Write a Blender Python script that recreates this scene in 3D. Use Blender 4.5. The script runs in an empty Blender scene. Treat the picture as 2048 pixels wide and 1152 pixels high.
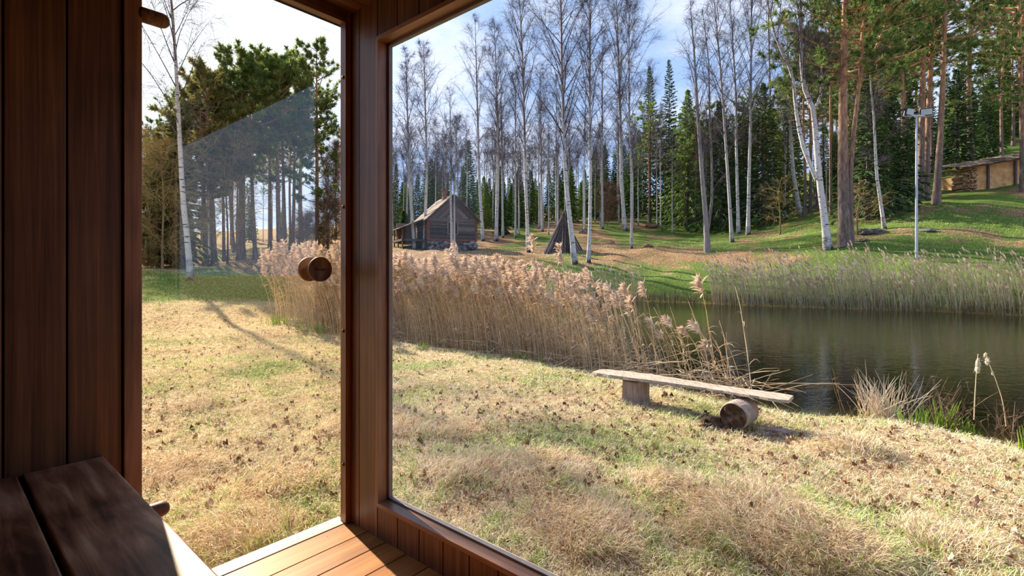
import bpy, math, random
import numpy as np
random.seed(7)
RS = np.random.RandomState(11)
SC = bpy.context.scene
COL = SC.collection
R2 = math.radians
# ------------------------------------------------------------------ camera
F, CX, HY, CZ = 1000.0, 1024.0, 540.0, 1.10      # focal length in px, principal column, horizon row, eye height
cam = bpy.data.cameras.new('camera'); camo = bpy.data.objects.new('camera', cam); COL.objects.link(camo)
cam.sensor_width = 36; cam.lens = 36*F/2048; cam.shift_y = (HY-576)/2048
cam.clip_start = 0.02; cam.clip_end = 1000
camo.location = (0, 0, CZ); camo.rotation_euler = (R2(90), 0, 0)
SC.camera = camo
SC.view_settings.view_transform = 'Standard'; SC.view_settings.look = 'None'
SC.view_settings.gamma = 1; SC.view_settings.use_curve_mapping = False
SC.view_settings.exposure = 0.95
SC.cycles.max_bounces = 7; SC.cycles.transparent_max_bounces = 12
SC.cycles.diffuse_bounces = 4; SC.cycles.glossy_bounces = 3
SC.cycles.caustics_reflective = False; SC.cycles.caustics_refractive = False
# ------------------------------------------------------------------ sun
EL = R2(31); SUN = np.array([-.648*math.cos(EL), .762*math.cos(EL), math.sin(EL)])
sl = bpy.data.lights.new('sun', 'SUN'); sl.energy = 8.0; sl.angle = R2(0.8); sl.color = (1, .87, .69)
so = bpy.data.objects.new('sun', sl); COL.objects.link(so)
from mathutils import Vector
so.rotation_euler = Vector(SUN).to_track_quat('Z', 'Y').to_euler(); so.location = (0, 0, 30)
# ------------------------------------------------------------------ sky
W = bpy.data.worlds.new('sky'); SC.world = W; W.use_nodes = True
nt = W.node_tree; nt.nodes.clear()
def N(nt, t, **k):
    n = nt.nodes.new(t)
    for a, b in k.items():
        if a.startswith('i_'):
            key = a[2:]; key = int(key) if key.isdigit() else key.replace('_', ' ')
            n.inputs[key].default_value = b
        else: setattr(n, a, b)
    return n
def L(nt, a, b): nt.links.new(a, b)
def ramp(nt, src, stops, interp='LINEAR'):
    r = N(nt, 'ShaderNodeValToRGB'); r.color_ramp.interpolation = interp
    e = r.color_ramp.elements
    while len(e) < len(stops): e.new(.5)
    for q, (p, c) in zip(e, stops):
        q.position = p; q.color = (*c, 1) if len(c) == 3 else c
    L(nt, src, r.inputs[0]); return r.outputs[0]
tc = N(nt, 'ShaderNodeTexCoord')
mp = N(nt, 'ShaderNodeMapping'); mp.inputs['Scale'].default_value = (1.6, 1.6, 3.6); L(nt, tc.outputs['Generated'], mp.inputs[0])
nz = N(nt, 'ShaderNodeTexNoise', i_Scale=2.1, i_Detail=6.0, i_Roughness=.62); L(nt, mp.outputs[0], nz.inputs[0])
dt = N(nt, 'ShaderNodeVectorMath', operation='DOT_PRODUCT'); L(nt, tc.outputs['Generated'], dt.inputs[0]); dt.inputs[1].default_value = tuple(SUN)
ms = N(nt, 'ShaderNodeMapRange', interpolation_type='SMOOTHSTEP'); ms.inputs[1].default_value = .80; ms.inputs[2].default_value = .99
L(nt, dt.outputs['Value'], ms.inputs[0])
mc = N(nt, 'ShaderNodeMapRange', interpolation_type='SMOOTHSTEP'); mc.inputs[1].default_value = .40; mc.inputs[2].default_value = .68
L(nt, nz.outputs[0], mc.inputs[0])
mx = N(nt, 'ShaderNodeMath', operation='MAXIMUM'); L(nt, ms.outputs[0], mx.inputs[0]); L(nt, mc.outputs[0], mx.inputs[1])
cm = N(nt, 'ShaderNodeMix', data_type='RGBA'); L(nt, mx.outputs[0], cm.inputs[0])
cm.inputs[6].default_value = (.26, .38, .62, 1); cm.inputs[7].default_value = (.51, .56, .68, 1)
st = N(nt, 'ShaderNodeMath', operation='MULTIPLY_ADD'); L(nt, ms.outputs[0], st.inputs[0]); st.inputs[1].default_value = .45; st.inputs[2].default_value = .95
bg = N(nt, 'ShaderNodeBackground'); L(nt, cm.outputs[2], bg.inputs[0]); L(nt, st.outputs[0], bg.inputs[1])
wo = N(nt, 'ShaderNodeOutputWorld'); L(nt, bg.outputs[0], wo.inputs[0])

# ------------------------------------------------------------------ mesh helpers
class Geo:
    def __init__(s): s.V = []; s.L = []; s.Z = []; s.A = []; s.M = []; s.n = 0
    def add(s, v, f, vr=0.5, mat=0):
        v = np.asarray(v, float).reshape(-1, 3); f = np.asarray(f, int)
        s.V.append(v); s.L.append((f+s.n).ravel()); s.Z.append(np.full(len(f), f.shape[1])); s.M.append(np.full(len(f), mat))
        a = np.asarray(vr, float).ravel()
        s.A.append(np.full(len(v), a[0]) if a.size == 1 else a); s.n += len(v); return s
    def box(s, x0, x1, y0, y1, z0, z1, vr=.5, mat=0):
        v = [(x, y, z) for z in (z0, z1) for y in (y0, y1) for x in (x0, x1)]
        return s.add(v, [(0, 2, 3, 1), (4, 5, 7, 6), (0, 1, 5, 4), (2, 6, 7, 3), (0, 4, 6, 2), (1, 3, 7, 5)], vr, mat)
    def beam(s, a, b, w, h, vr=.5, mat=0, up=(0, 0, 1)):
        a = np.array(a, float); b = np.array(b, float); t = b-a; t /= np.linalg.norm(t)
        u = np.cross(t, up); u /= np.linalg.norm(u); q = np.cross(u, t)
        v = [p+u*sx*w/2+q*sy*h/2 for p in (a, b) for sy in (-1, 1) for sx in (-1, 1)]
        return s.add(v, [(0, 1, 3, 2), (4, 6, 7, 5), (0, 4, 5, 1), (2, 3, 7, 6), (0, 2, 6, 4), (1, 5, 7, 3)], vr, mat)
    def tubes(s, P, Rr, S=3, vr=None, mat=0, cap=False):
        P = np.asarray(P, float); Rr = np.asarray(Rr, float); n, K = P.shape[:2]
        T = np.gradient(P, axis=1); T /= np.linalg.norm(T, axis=2, keepdims=True)+1e-12
        ref = np.where(np.abs(T[:, :1, 2:3]) > .75, np.array([[[1., 0, 0]]]), np.array([[[0, 0, 1.]]]))
        U = np.cross(T, np.broadcast_to(ref, T.shape)); U /= np.linalg.norm(U, axis=2, keepdims=True)+1e-12
        Q = np.cross(U, T)
        th = np.arange(S)*2*np.pi/S
        V = P[:, :, None]+Rr[:, :, None, None]*(U[:, :, None]*np.cos(th)[None, None, :, None]+Q[:, :, None]*np.sin(th)[None, None, :, None])
        idx = np.arange(n*K*S).reshape(n, K, S); nx = np.roll(idx, -1, 2)
        f = np.stack([idx[:, :-1], nx[:, :-1], nx[:, 1:], idx[:, 1:]], -1).reshape(-1, 4)
        vv = np.repeat(vr if vr is not None else RS.rand(n), K*S)
        base = s.n
        s.add(V.reshape(-1, 3), f, vv, mat)
        if cap:
            for q, rev in ((idx[:, 0], False), (idx[:, -1], True)):
                q = q if rev else q[:, ::-1]
                s.L.append((q+base).ravel()); s.Z.append(np.full(len(q), S)); s.M.append(np.full(len(q), mat))
        return s
    def lathe(s, prof, c=(0, 0, 0), axis=(0, 0, 1), S=24, vr=.5, mat=0):
        ax = np.array(axis, float); ax /= np.linalg.norm(ax); ref = np.array([0, 0, 1.]) if abs(ax[2]) < .9 else np.array([1., 0, 0])
        u = np.cross(ax, ref); u /= np.linalg.norm(u); w = np.cross(ax, u); th = np.arange(S)*2*np.pi/S
        V = np.array([np.array(c)+ax*h+r*(u*math.cos(t)+w*math.sin(t)) for r, h in prof for t in th])
        K = len(prof); idx = np.arange(K*S).reshape(K, S); nx = np.roll(idx, -1, 1)
        return s.add(V, np.stack([idx[:-1], nx[:-1], nx[1:], idx[1:]], -1).reshape(-1, 4), vr, mat)
    def put(s, o, T=(0, 0, 0), rz=0, sc=(1, 1, 1)):
        """append another geometry, turned, scaled and moved"""
        c, q = math.cos(rz), math.sin(rz); Rm = np.array([[c, -q, 0], [q, c, 0], [0, 0, 1]])
        V = np.concatenate(o.V)*np.array(sc); s.V.append(V@Rm.T+np.array(T)); s.L += [l+s.n for l in o.L]; s.Z += o.Z; s.M += o.M; s.A += o.A; s.n += len(V); return s
    def mesh(s, name, mats, smooth=False):
        me = bpy.data.meshes.new(name)
        V = np.concatenate(s.V).astype(np.float32); Lp = np.concatenate(s.L).astype(np.int32); Z = np.concatenate(s.Z).astype(np.int32)
        me.vertices.add(len(V)); me.vertices.foreach_set('co', V.ravel())
        me.loops.add(len(Lp)); me.loops.foreach_set('vertex_index', Lp)
        me.polygons.add(len(Z)); me.polygons.foreach_set('loop_start', np.concatenate([[0], np.cumsum(Z)[:-1]]).astype(np.int32))
        me.polygons.foreach_set('loop_total', Z)
        for m in (mats if isinstance(mats, (list, tuple)) else [mats]): me.materials.append(m)
        me.polygons.foreach_set('material_index', np.concatenate(s.M).astype(np.int32))
        a = me.attributes.new('vr', 'FLOAT', 'POINT'); a.data.foreach_set('value', np.concatenate(s.A).astype(np.float32))
        me.polygons.foreach_set('use_smooth', np.full(len(Z), bool(smooth)))
        me.update(calc_edges=True); me.validate(); return me
    def obj(s, name, mats, parent=None, smooth=False, bevel=0, loc=None, rot=None):
        return mk(name, s.mesh(name, mats, smooth), parent, bevel, loc, rot)
def mk(name, me, parent=None, bevel=0, loc=None, rot=None):
    o = bpy.data.objects.new(name, me); COL.objects.link(o); o.parent = parent
    if loc is not None: o.location = loc
    if rot is not None: o.rotation_euler = rot
    if bevel:
        b = o.modifiers.new('edge', 'BEVEL'); b.width = bevel; b.segments = 2; b.limit_method = 'ANGLE'
    return o
def tag(o, label=None, cat=None, group=None, kind=None):
    if label: o['label'] = label
    if cat: o['category'] = cat
    if group: o['group'] = group
    if kind: o['kind'] = kind
    return o
def root(name, loc, label, cat, group=None, rz=0):
    o = bpy.data.objects.new(name, None); COL.objects.link(o); o.location = loc; o.rotation_euler = (0, 0, rz); o.empty_display_size = .1
    return tag(o, label, cat, group)
def dup(r, loc, rz=0, sc=1, label=None, group=None):
    c = r.copy(); COL.objects.link(c); c.location = loc; c.rotation_euler = (0, 0, rz); c.scale = (sc, sc, sc) if np.isscalar(sc) else sc
    if label: c['label'] = label
    if group: c['group'] = group
    for ch in list(r.children):
        d = ch.copy(); COL.objects.link(d); d.parent = c
        for g in ch.children:
            e = g.copy(); COL.objects.link(e); e.parent = d
    return c
_H = RS.rand(512, 512)
def vnoise(x, y, sc=1.0, seed=0):
    x = np.asarray(x, float)*sc+seed*17.3+900; y = np.asarray(y, float)*sc+seed*9.1+900
    xi = np.floor(x).astype(int); yi = np.floor(y).astype(int); fx = x-xi; fy = y-yi
    fx = fx*fx*(3-2*fx); fy = fy*fy*(3-2*fy)
    g = lambda a, b: _H[a % 512, b % 512]
    return (g(xi, yi)*(1-fx)+g(xi+1, yi)*fx)*(1-fy)+(g(xi, yi+1)*(1-fx)+g(xi+1, yi+1)*fx)*fy
def sstep(a, b, x): t = np.clip((x-a)/(b-a), 0, 1); return t*t*(3-2*t)

# ------------------------------------------------------------------ materials
def mat(name):
    m = bpy.data.materials.new(name); m.use_nodes = True; t = m.node_tree; t.nodes.clear()
    o = N(t, 'ShaderNodeOutputMaterial'); return m, t, o
def pbsdf(t, rough=.6, spec=.3):
    return N(t, 'ShaderNodeBsdfPrincipled', i_Roughness=rough, i_Specular_IOR_Level=spec)
def attr(t, name='vr'): return N(t, 'ShaderNodeAttribute', attribute_name=name).outputs['Fac']
def bump(t, h, p, strength=.3, dist=.01):
    b = N(t, 'ShaderNodeBump', i_Strength=strength, i_Distance=dist); L(t, h, b.inputs['Height']); L(t, b.outputs[0], p.inputs['Normal'])
def wood(name, cols, sc, rough=.45, spec=.4, blotch=.35, coat=0):
    """Stained boards, grain drawn out along the small component of sc; each board shifts by its own value."""
    m, t, o = mat(name); p = pbsdf(t, rough, spec); c = N(t, 'ShaderNodeTexCoord'); a = attr(t)
    ad = N(t, 'ShaderNodeVectorMath', operation='ADD'); L(t, c.outputs['Object'], ad.inputs[0])
    cb = N(t, 'ShaderNodeCombineXYZ'); mu = N(t, 'ShaderNodeMath', operation='MULTIPLY', i_1=7.3); L(t, a, mu.inputs[0])
    for i in range(3): L(t, mu.outputs[0], cb.inputs[i])
    L(t, cb.outputs[0], ad.inputs[1])
    mp = N(t, 'ShaderNodeMapping'); mp.inputs['Scale'].default_value = sc; L(t, ad.outputs[0], mp.inputs[0])
    n1 = N(t, 'ShaderNodeTexNoise', i_Scale=1.0, i_Detail=5.0, i_Roughness=.6, i_Distortion=.6); L(t, mp.outputs[0], n1.inputs[0])
    n2 = N(t, 'ShaderNodeTexNoise', i_Scale=3.2, i_Detail=3.0, i_Distortion=.4); L(t, ad.outputs[0], n2.inputs[0])
    mxr = N(t, 'ShaderNodeMath', operation='MULTIPLY_ADD', i_1=blotch, i_2=-blotch/2); L(t, n2.outputs[0], mxr.inputs[0])
    s1 = N(t, 'ShaderNodeMath', operation='ADD'); L(t, n1.outputs[0], s1.inputs[0]); L(t, mxr.outputs[0], s1.inputs[1])
    s2 = N(t, 'ShaderNodeMath', operation='MULTIPLY_ADD', i_1=.16, i_2=-.08); L(t, a, s2.inputs[0])
    s3 = N(t, 'ShaderNodeMath', operation='ADD'); L(t, s1.outputs[0], s3.inputs[0]); L(t, s2.outputs[0], s3.inputs[1])
    k = len(cols); L(t, ramp(t, s3.outputs[0], [(.30+.4*i/(k-1), cc) for i, cc in enumerate(cols)]), p.inputs['Base Color'])
    if coat: p.inputs['Coat Weight'].default_value = coat; p.inputs['Coat Roughness'].default_value = .28
    bump(t, n1.outputs[0], p, .25, .002); L(t, p.outputs[0], o.inputs[0]); return m
def simple(name, cols, scale=8, rough=.8, spec=.2, bs=.4, bd=.01, stretch=(1, 1, 1), trans=0, useattr=True, metal=0):
    m, t, o = mat(name); p = pbsdf(t, rough, spec); c = N(t, 'ShaderNodeTexCoord'); p.inputs['Metallic'].default_value = metal
    mp = N(t, 'ShaderNodeMapping'); mp.inputs['Scale'].default_value = stretch; L(t, c.outputs['Object'], mp.inputs[0])
    n1 = N(t, 'ShaderNodeTexNoise', i_Scale=scale, i_Detail=4.0, i_Roughness=.6); L(t, mp.outputs[0], n1.inputs[0])
    src = n1.outputs[0]
    if useattr:
        a = attr(t); ma = N(t, 'ShaderNodeMath', operation='MULTIPLY_ADD', i_1=.55, i_2=-.27); L(t, a, ma.inputs[0])
        s = N(t, 'ShaderNodeMath', operation='ADD'); L(t, src, s.inputs[0]); L(t, ma.outputs[0], s.inputs[1]); src = s.outputs[0]
    k = len(cols); col = ramp(t, src, [(.22+.56*i/(k-1), cc) for i, cc in enumerate(cols)])
    L(t, col, p.inputs['Base Color'])
    if bs: bump(t, n1.outputs[0], p, bs, bd)
    if trans:
        tr = N(t, 'ShaderNodeBsdfTranslucent'); L(t, col, tr.inputs[0]); mi = N(t, 'ShaderNodeMixShader', i_0=trans)
        L(t, p.outputs[0], mi.inputs[1]); L(t, tr.outputs[0], mi.inputs[2]); L(t, mi.outputs[0], o.inputs[0])
    else: L(t, p.outputs[0], o.inputs[0])
    return m
def banded(name, white, mid, dark, stretch=(3, 3, 11), thr=.60, lowdark=True):
    """Birch bark: pale skin, short dark cross marks, dark rough foot that ends near 1 m."""
    m, t, o = mat(name); p = pbsdf(t, .75, .2); c = N(t, 'ShaderNodeTexCoord')
    mp = N(t, 'ShaderNodeMapping'); mp.inputs['Scale'].default_value = stretch; L(t, c.outputs['Object'], mp.inputs[0])
    n1 = N(t, 'ShaderNodeTexNoise', i_Scale=1.0, i_Detail=4.0, i_Roughness=.65); L(t, mp.outputs[0], n1.inputs[0])
    col = ramp(t, n1.outputs[0], [(.30, mid), (.44, white), (thr-.03, white), (thr+.03, dark)])
    sp = N(t, 'ShaderNodeSeparateXYZ'); L(t, c.outputs['Object'], sp.inputs[0])
    n2 = N(t, 'ShaderNodeTexNoise', i_Scale=3.0, i_Detail=3.0); L(t, c.outputs['Object'], n2.inputs[0])
    h = N(t, 'ShaderNodeMath', operation='MULTIPLY_ADD', i_1=-2.4, i_2=2.0); L(t, n2.outputs[0], h.inputs[0])
    ad = N(t, 'ShaderNodeMath', operation='ADD'); L(t, sp.outputs[2], ad.inputs[0]); L(t, h.outputs[0], ad.inputs[1])
    mr = N(t, 'ShaderNodeMapRange'); mr.inputs[1].default_value = .7; mr.inputs[2].default_value = 1.7; L(t, ad.outputs[0], mr.inputs[0])
    mi = N(t, 'ShaderNodeMix', data_type='RGBA'); L(t, mr.outputs[0], mi.inputs[0]); mi.inputs[6].default_value = (*dark, 1); L(t, col, mi.inputs[7])
    up = N(t, 'ShaderNodeMapRange'); up.inputs[1].default_value = 7.0; up.inputs[2].default_value = 15.0; up.inputs[4].default_value = .75; L(t, ad.outputs[0], up.inputs[0])
    m2 = N(t, 'ShaderNodeMix', data_type='RGBA'); L(t, up.outputs[0], m2.inputs[0]); L(t, mi.outputs[2], m2.inputs[6]); m2.inputs[7].default_value = (.12, .09, .085, 1)   # brown young bark high up
    L(t, m2.outputs[2], p.inputs['Base Color']); bump(t, n1.outputs[0], p, .5, .02); L(t, p.outputs[0], o.inputs[0]); return m
def pinebark():
    m, t, o = mat('pine_bark'); p = pbsdf(t, .85, .15); c = N(t, 'ShaderNodeTexCoord')
    mp = N(t, 'ShaderNodeMapping'); mp.inputs['Scale'].default_value = (9, 9, 2.2); L(t, c.outputs['Object'], mp.inputs[0])
    n1 = N(t, 'ShaderNodeTexNoise', i_Scale=1.0, i_Detail=4.0, i_Roughness=.7); L(t, mp.outputs[0], n1.inputs[0])
    lo = ramp(t, n1.outputs[0], [(.3, (.06, .045, .04)), (.7, (.28, .21, .18))])
    hi = ramp(t, n1.outputs[0], [(.3, (.19, .085, .045)), (.7, (.68, .40, .22))])
    sp = N(t, 'ShaderNodeSeparateXYZ'); L(t, c.outputs['Object'], sp.inputs[0])
    mr = N(t, 'ShaderNodeMapRange'); mr.inputs[1].default_value = 3.0; mr.inputs[2].default_value = 11.0; L(t, sp.outputs[2], mr.inputs[0])
    mi = N(t, 'ShaderNodeMix', data_type='RGBA'); L(t, mr.outputs[0], mi.inputs[0]); L(t, lo, mi.inputs[6]); L(t, hi, mi.inputs[7])
    L(t, mi.outputs[2], p.inputs['Base Color']); bump(t, n1.outputs[0], p, .6, .03); L(t, p.outputs[0], o.inputs[0]); return m
def glass(name, tint=(1, 1, 1), ior=1.5):
    m, t, o = mat(name); tr = N(t, 'ShaderNodeBsdfTransparent'); tr.inputs[0].default_value = (*tint, 1)
    gl = N(t, 'ShaderNodeBsdfGlossy', i_Roughness=0.0); fr = N(t, 'ShaderNodeFresnel'); mi = N(t, 'ShaderNodeMixShader')
    ge = N(t, 'ShaderNodeNewGeometry'); io = N(t, 'ShaderNodeMix', data_type='FLOAT'); io.inputs[2].default_value = ior; io.inputs[3].default_value = 1/ior
    L(t, ge.outputs['Backfacing'], io.inputs[0]); L(t, io.outputs[0], fr.inputs[0])      # both faces of a thin pane reflect alike
    L(t, fr.outputs[0], mi.inputs[0]); L(t, tr.outputs[0], mi.inputs[1]); L(t, gl.outputs[0], mi.inputs[2]); L(t, mi.outputs[0], o.inputs[0]); return m

M = {}
RB = [(.070, .026, .011), (.115, .046, .020), (.165, .068, .029), (.235, .105, .046)]
M['wall'] = wood('stained_wall_board', RB, (60, 60, 1.3), .40, .45)
M['ceil'] = wood('stained_ceiling_board', RB, (1.1, 34, 34), .42, .4)
M['casing'] = wood('stained_casing', [(.09, .038, .02), (.21, .095, .05), (.34, .17, .095)], (30, 30, 1.5), .38, .45)
M['casing_u'] = wood('stained_casing_across', [(.09, .038, .02), (.21, .095, .05), (.34, .17, .095)], (1.5, 30, 30), .38, .45)
M['casing_v'] = wood('stained_casing_long', [(.09, .038, .02), (.21, .095, .05), (.34, .17, .095)], (30, 1.5, 30), .38, .45)
M['bench'] = wood('dark_bench_board', [(.05, .018, .009), (.19, .075, .036), (.34, .150, .078), (.54, .30, .18)], (26, 2.6, 26), .45, .25, .9)
M['floor'] = wood('oiled_floor_board', [(.21, .078, .019), (.31, .123, .030), (.39, .168, .048)], (1.3, 30, 30), .45, .35, .5)
M['pale'] = wood('pale_threshold_board', [(.34, .27, .21), (.48, .40, .33), (.58, .50, .42)], (1.3, 30, 30), .5, .3)
M['knob'] = wood('turned_knob_wood', [(.06, .022, .010), (.16, .07, .03), (.26, .12, .055)], (40, 40, 6), .5, .3)
M['strip'] = simple('grey_window_strip', [(.18, .16, .165), (.26, .235, .235)], 20, .5, .4, .1, .001)
M['black'] = simple('dark_gap', [(.006, .005, .005), (.012, .01, .01)], 10, .9, .1, 0)
M['ink'] = simple('burnt_mark', [(.02, .012, .008), (.03, .018, .012)], 10, .8, .1, 0)
M['glass'] = glass('door_glass', (1.0, .975, .915), 1.62)
M['glass2'] = glass('window_glass', (.98, .985, 1.0), 1.22)
M['birch'] = banded('birch_bark', (.60, .58, .57), (.34, .30, .29), (.045, .038, .038))
M['birch_far'] = banded('grey_birch_bark', (.46, .45, .45), (.25, .22, .21), (.06, .05, .05), (3, 3, 6), .64)
M['twig'] = simple('birch_twig', [(.055, .045, .055), (.14, .115, .13)], 6, .8, .2, 0)
M['alder'] = simple('grey_alder_bark', [(.09, .08, .08), (.20, .18, .18), (.30, .28, .27)], 3, .8, .2, .4, .02, (3, 3, 1))
M['pine'] = pinebark()
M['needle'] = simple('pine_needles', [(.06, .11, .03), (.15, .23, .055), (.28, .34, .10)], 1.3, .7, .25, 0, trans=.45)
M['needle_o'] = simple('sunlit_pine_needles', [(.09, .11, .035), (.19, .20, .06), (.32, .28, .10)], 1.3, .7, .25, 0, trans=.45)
M['spruce'] = simple('spruce_needles', [(.03, .065, .025), (.08, .15, .045), (.16, .24, .07)], .9, .75, .2, 0, trans=.3)
M['spruce_y'] = simple('light_spruce_needles', [(.08, .16, .03), (.19, .30, .06), (.32, .40, .10)], .9, .75, .2, 0, trans=.4)
M['brush'] = simple('brown_brush', [(.11, .07, .045), (.25, .165, .10), (.40, .28, .17)], 2, .8, .2, 0, trans=.2)
M['gold'] = simple('golden_catkin_twig', [(.26, .20, .09), (.46, .36, .16), (.60, .48, .24)], 2, .8, .2, 0, trans=.35)
M['reed'] = simple('dry_reed_stem', [(.44, .31, .17), (.72, .56, .36), (.90, .77, .57)], 4, .65, .3, 0, trans=.42)
M['reed_far'] = simple('pale_far_reed', [(.36, .30, .19), (.62, .54, .37), (.80, .72, .54)], 1.5, .7, .3, 0, trans=.4)
M['plume'] = simple('reed_plume', [(.58, .45, .34), (.82, .69, .56), (.94, .84, .72)], 14, .85, .1, 0, trans=.5)
M['cattail'] = simple('cattail_fluff', [(.55, .48, .36), (.80, .73, .58)], 14, .9, .1, 0, trans=.3)
M['iris'] = simple('iris_shoot', [(.16, .30, .02), (.34, .52, .05), (.48, .62, .10)], 8, .5, .4, 0, trans=.4)
M['grass'] = None
M['leaf'] = simple('fallen_leaf', [(.09, .045, .025), (.24, .11, .05), (.38, .22, .13), (.52, .40, .30)], 12, .8, .1, .3, .002)
M['grey_wood'] = simple('weathered_wood', [(.16, .12, .09), (.36, .29, .22), (.55, .47, .38)], 5, .8, .2, .6, .01, (14, 1.2, 14))
M['stump'] = simple('weathered_log_bark', [(.12, .08, .06), (.28, .21, .17), (.42, .35, .31)], 5, .85, .2, .6, .01, (9, 9, 1.5))
M['char'] = simple('dark_rotten_wood', [(.012, .009, .007), (.06, .035, .022), (.22, .15, .10)], 9, .9, .2, .9, .03)
M['cabin'] = simple('grey_log', [(.05, .045, .05), (.13, .11, .11), (.24, .20, .19)], 3, .9, .1, .5, .02, (1, 6, 14))
M['cabin_trim'] = simple('red_brown_trim', [(.12, .04, .02), (.26, .10, .06)], 5, .8, .2, .3, .01)
M['shingle'] = simple('old_shingle_roof', [(.10, .08, .07), (.26, .21, .17), (.40, .33, .26)], 6, .9, .1, .8, .04)
M['brick'] = simple('chimney_brick', [(.24, .09, .06), (.42, .2, .15)], 8, .9, .1, .4, .01)
M['stone'] = simple('field_stone', [(.06, .055, .06), (.17, .15, .15), (.32, .30, .31)], 2.5, .9, .1, .5, .03)
M['dark'] = simple('dark_interior', [(.012, .01, .009), (.03, .022, .018)], 4, .6, .4, 0)
M['pole'] = simple('dead_pole_wood', [(.05, .04, .04), (.20, .165, .15), (.42, .36, .32)], 3, .9, .1, .3, .01, (8, 8, 1))
M['steel'] = simple('galvanised_steel', [(.36, .40, .46), (.52, .56, .62)], 6, .4, .5, 0, metal=.4, useattr=False)
M['lampglass'] = simple('floodlight_glass', [(.30, .42, .50), (.45, .58, .66)], 5, .15, .6, 0, useattr=False)
M['clay'] = simple('tan_clay_wall', [(.34, .18, .07), (.60, .36, .16), (.76, .50, .25)], 2.2, .9, .1, .6, .04)
M['firewood'] = simple('split_firewood', [(.12, .07, .04), (.34, .21, .12), (.55, .38, .22)], 5, .9, .1, .4, .02)
def grassmat():
    m, t, o = mat('grass_blades'); p = pbsdf(t, .6, .3); a = attr(t)
    col = ramp(t, a, [(0, (.17, .09, .045)), (.14, (.56, .36, .19)), (.34, (.72, .56, .36)), (.55, (.83, .73, .53)), (.70, (.76, .70, .42)),
                      (.80, (.44, .52, .13)), (1, (.17, .34, .06))])
    L(t, col, p.inputs['Base Color']); tr = N(t, 'ShaderNodeBsdfTranslucent'); L(t, col, tr.inputs[0]); mi = N(t, 'ShaderNodeMixShader', i_0=.3)
    L(t, p.outputs[0], mi.inputs[1]); L(t, tr.outputs[0], mi.inputs[2]); L(t, mi.outputs[0], o.inputs[0]); return m
M['grass'] = grassmat()

# ------------------------------------------------------------------ ground shape
def pxw(x, y, Y): return np.array([(x-CX)/F*Y, Y, CZ-(y-HY)/F*Y])
WZ = -.55
def onwater(x, y): return pxw(x, y, (CZ-WZ)*F/(y-HY))[:2]
shore_near = [(600, 634), (660, 652), (720, 668), (800, 690), (900, 703), (1000, 716), (1100, 732), (1200, 752), (1300, 772), (1400, 795), (1480, 815), (1560, 830), (1640, 842),
              (1700, 839), (1780, 842), (1850, 852), (1934, 875), (2001, 891), (2110, 925), (2320, 985), (2900, 1100)]
shore_far = [(3600, 760), (2700, 672), (2300, 646), (2048, 631), (1900, 624), (1700, 617), (1500, 611), (1400, 606), (1250, 601), (1150, 600), (1000, 603), (850, 607), (720, 614), (640, 622)]
POND = np.array([onwater(*p) for p in shore_near+shore_far])
def sd_pond(x, y):
    """signed distance to the pond's edge, positive on land"""
    x = np.asarray(x, float); y = np.asarray(y, float); d = np.full(x.shape, 1e9); ins = np.zeros(x.shape, bool)
    n = len(POND)
    for i in range(n):
        ax, ay = POND[i]; bx, by = POND[(i+1) % n]; ex, ey = bx-ax, by-ay
        t = np.clip(((x-ax)*ex+(y-ay)*ey)/(ex*ex+ey*ey), 0, 1)
        d = np.minimum(d, np.hypot(x-ax-t*ex, y-ay-t*ey))
        c = ((ay > y) != (by > y)) & (x < (bx-ax)*(y-ay)/((by-ay) if by != ay else 1e-9)+ax); ins ^= c
    return np.where(ins, -d, d)
CP = []
for x in (-9, -6, -3, 0, 2.2): 
    for y in (-6, 0, 3, 6): CP.append((x, y, -.3))
CP += [(4.5, 3.5, -.32), (-7, 9, -.28), (-3.5, 9, -.3), (-1, 8, -.32), (6, -4, -.32), (10, -10, -.3), (-14, -2, -.2), (-12, 6, -.2), (10, 2, -.4), (-10, -14, -.3)]
for p in [(400, 640, 12.5), (300, 620, 13.5), (450, 600, 15.5), (545, 645, 12.3), (382, 560, 18.5), (310, 573, 17), (500, 560, 20), (600, 560, 22), (400, 530, 28), (480, 520, 32),
          (560, 518, 32), (634, 510, 36), (300, 530, 30), (450, 495, 48), (600, 490, 48), (680, 470, 60), (350, 490, 60), (100, 540, 24), (-200, 540, 22), (-200, 500, 50), (-500, 560, 15),
          (700, 575, 27), (850, 580, 30), (1150, 527, 34), (1176, 524, 34), (1057, 503, 42), (848, 500, 42), (903, 518, 38), (905, 506, 46), (1125, 503, 42), (1263, 495, 40), (1415, 503, 36),
          (1464, 484, 40), (1496, 470, 46), (1543, 440, 55), (1600, 428, 50), (1251, 462, 56), (1204, 456, 58), (1086, 462, 60), (992, 480, 56), (966, 480, 56), (1301, 433, 70),
          (1656, 500, 28), (1690, 490, 29), (1769, 456, 31), (1662, 428, 42), (1719, 435, 38), (1808, 406, 38), (1839, 399, 40), (1872, 408, 36), (1944, 324, 52), (1833, 515, 25),
          (1925, 378, 42), (2048, 368, 40), (2048, 440, 31), (2048, 500, 24.5), (1550, 540, 28), (1400, 545, 30.5), (1250, 545, 31.5), (1100, 545, 32), (950, 550, 32), (1700, 540, 25.5),
          (850, 455, 75), (1000, 450, 80), (1150, 440, 88), (1300, 420, 95), (1500, 405, 80), (1700, 385, 62), (1900, 300, 72), (2048, 260, 65), (783, 480, 55), (2400, 300, 50), (2400, 470, 27),
          (2700, 560, 22), (3000, 300, 40)]: CP.append(tuple(pxw(*p)))
CP = np.array(CP)
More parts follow.
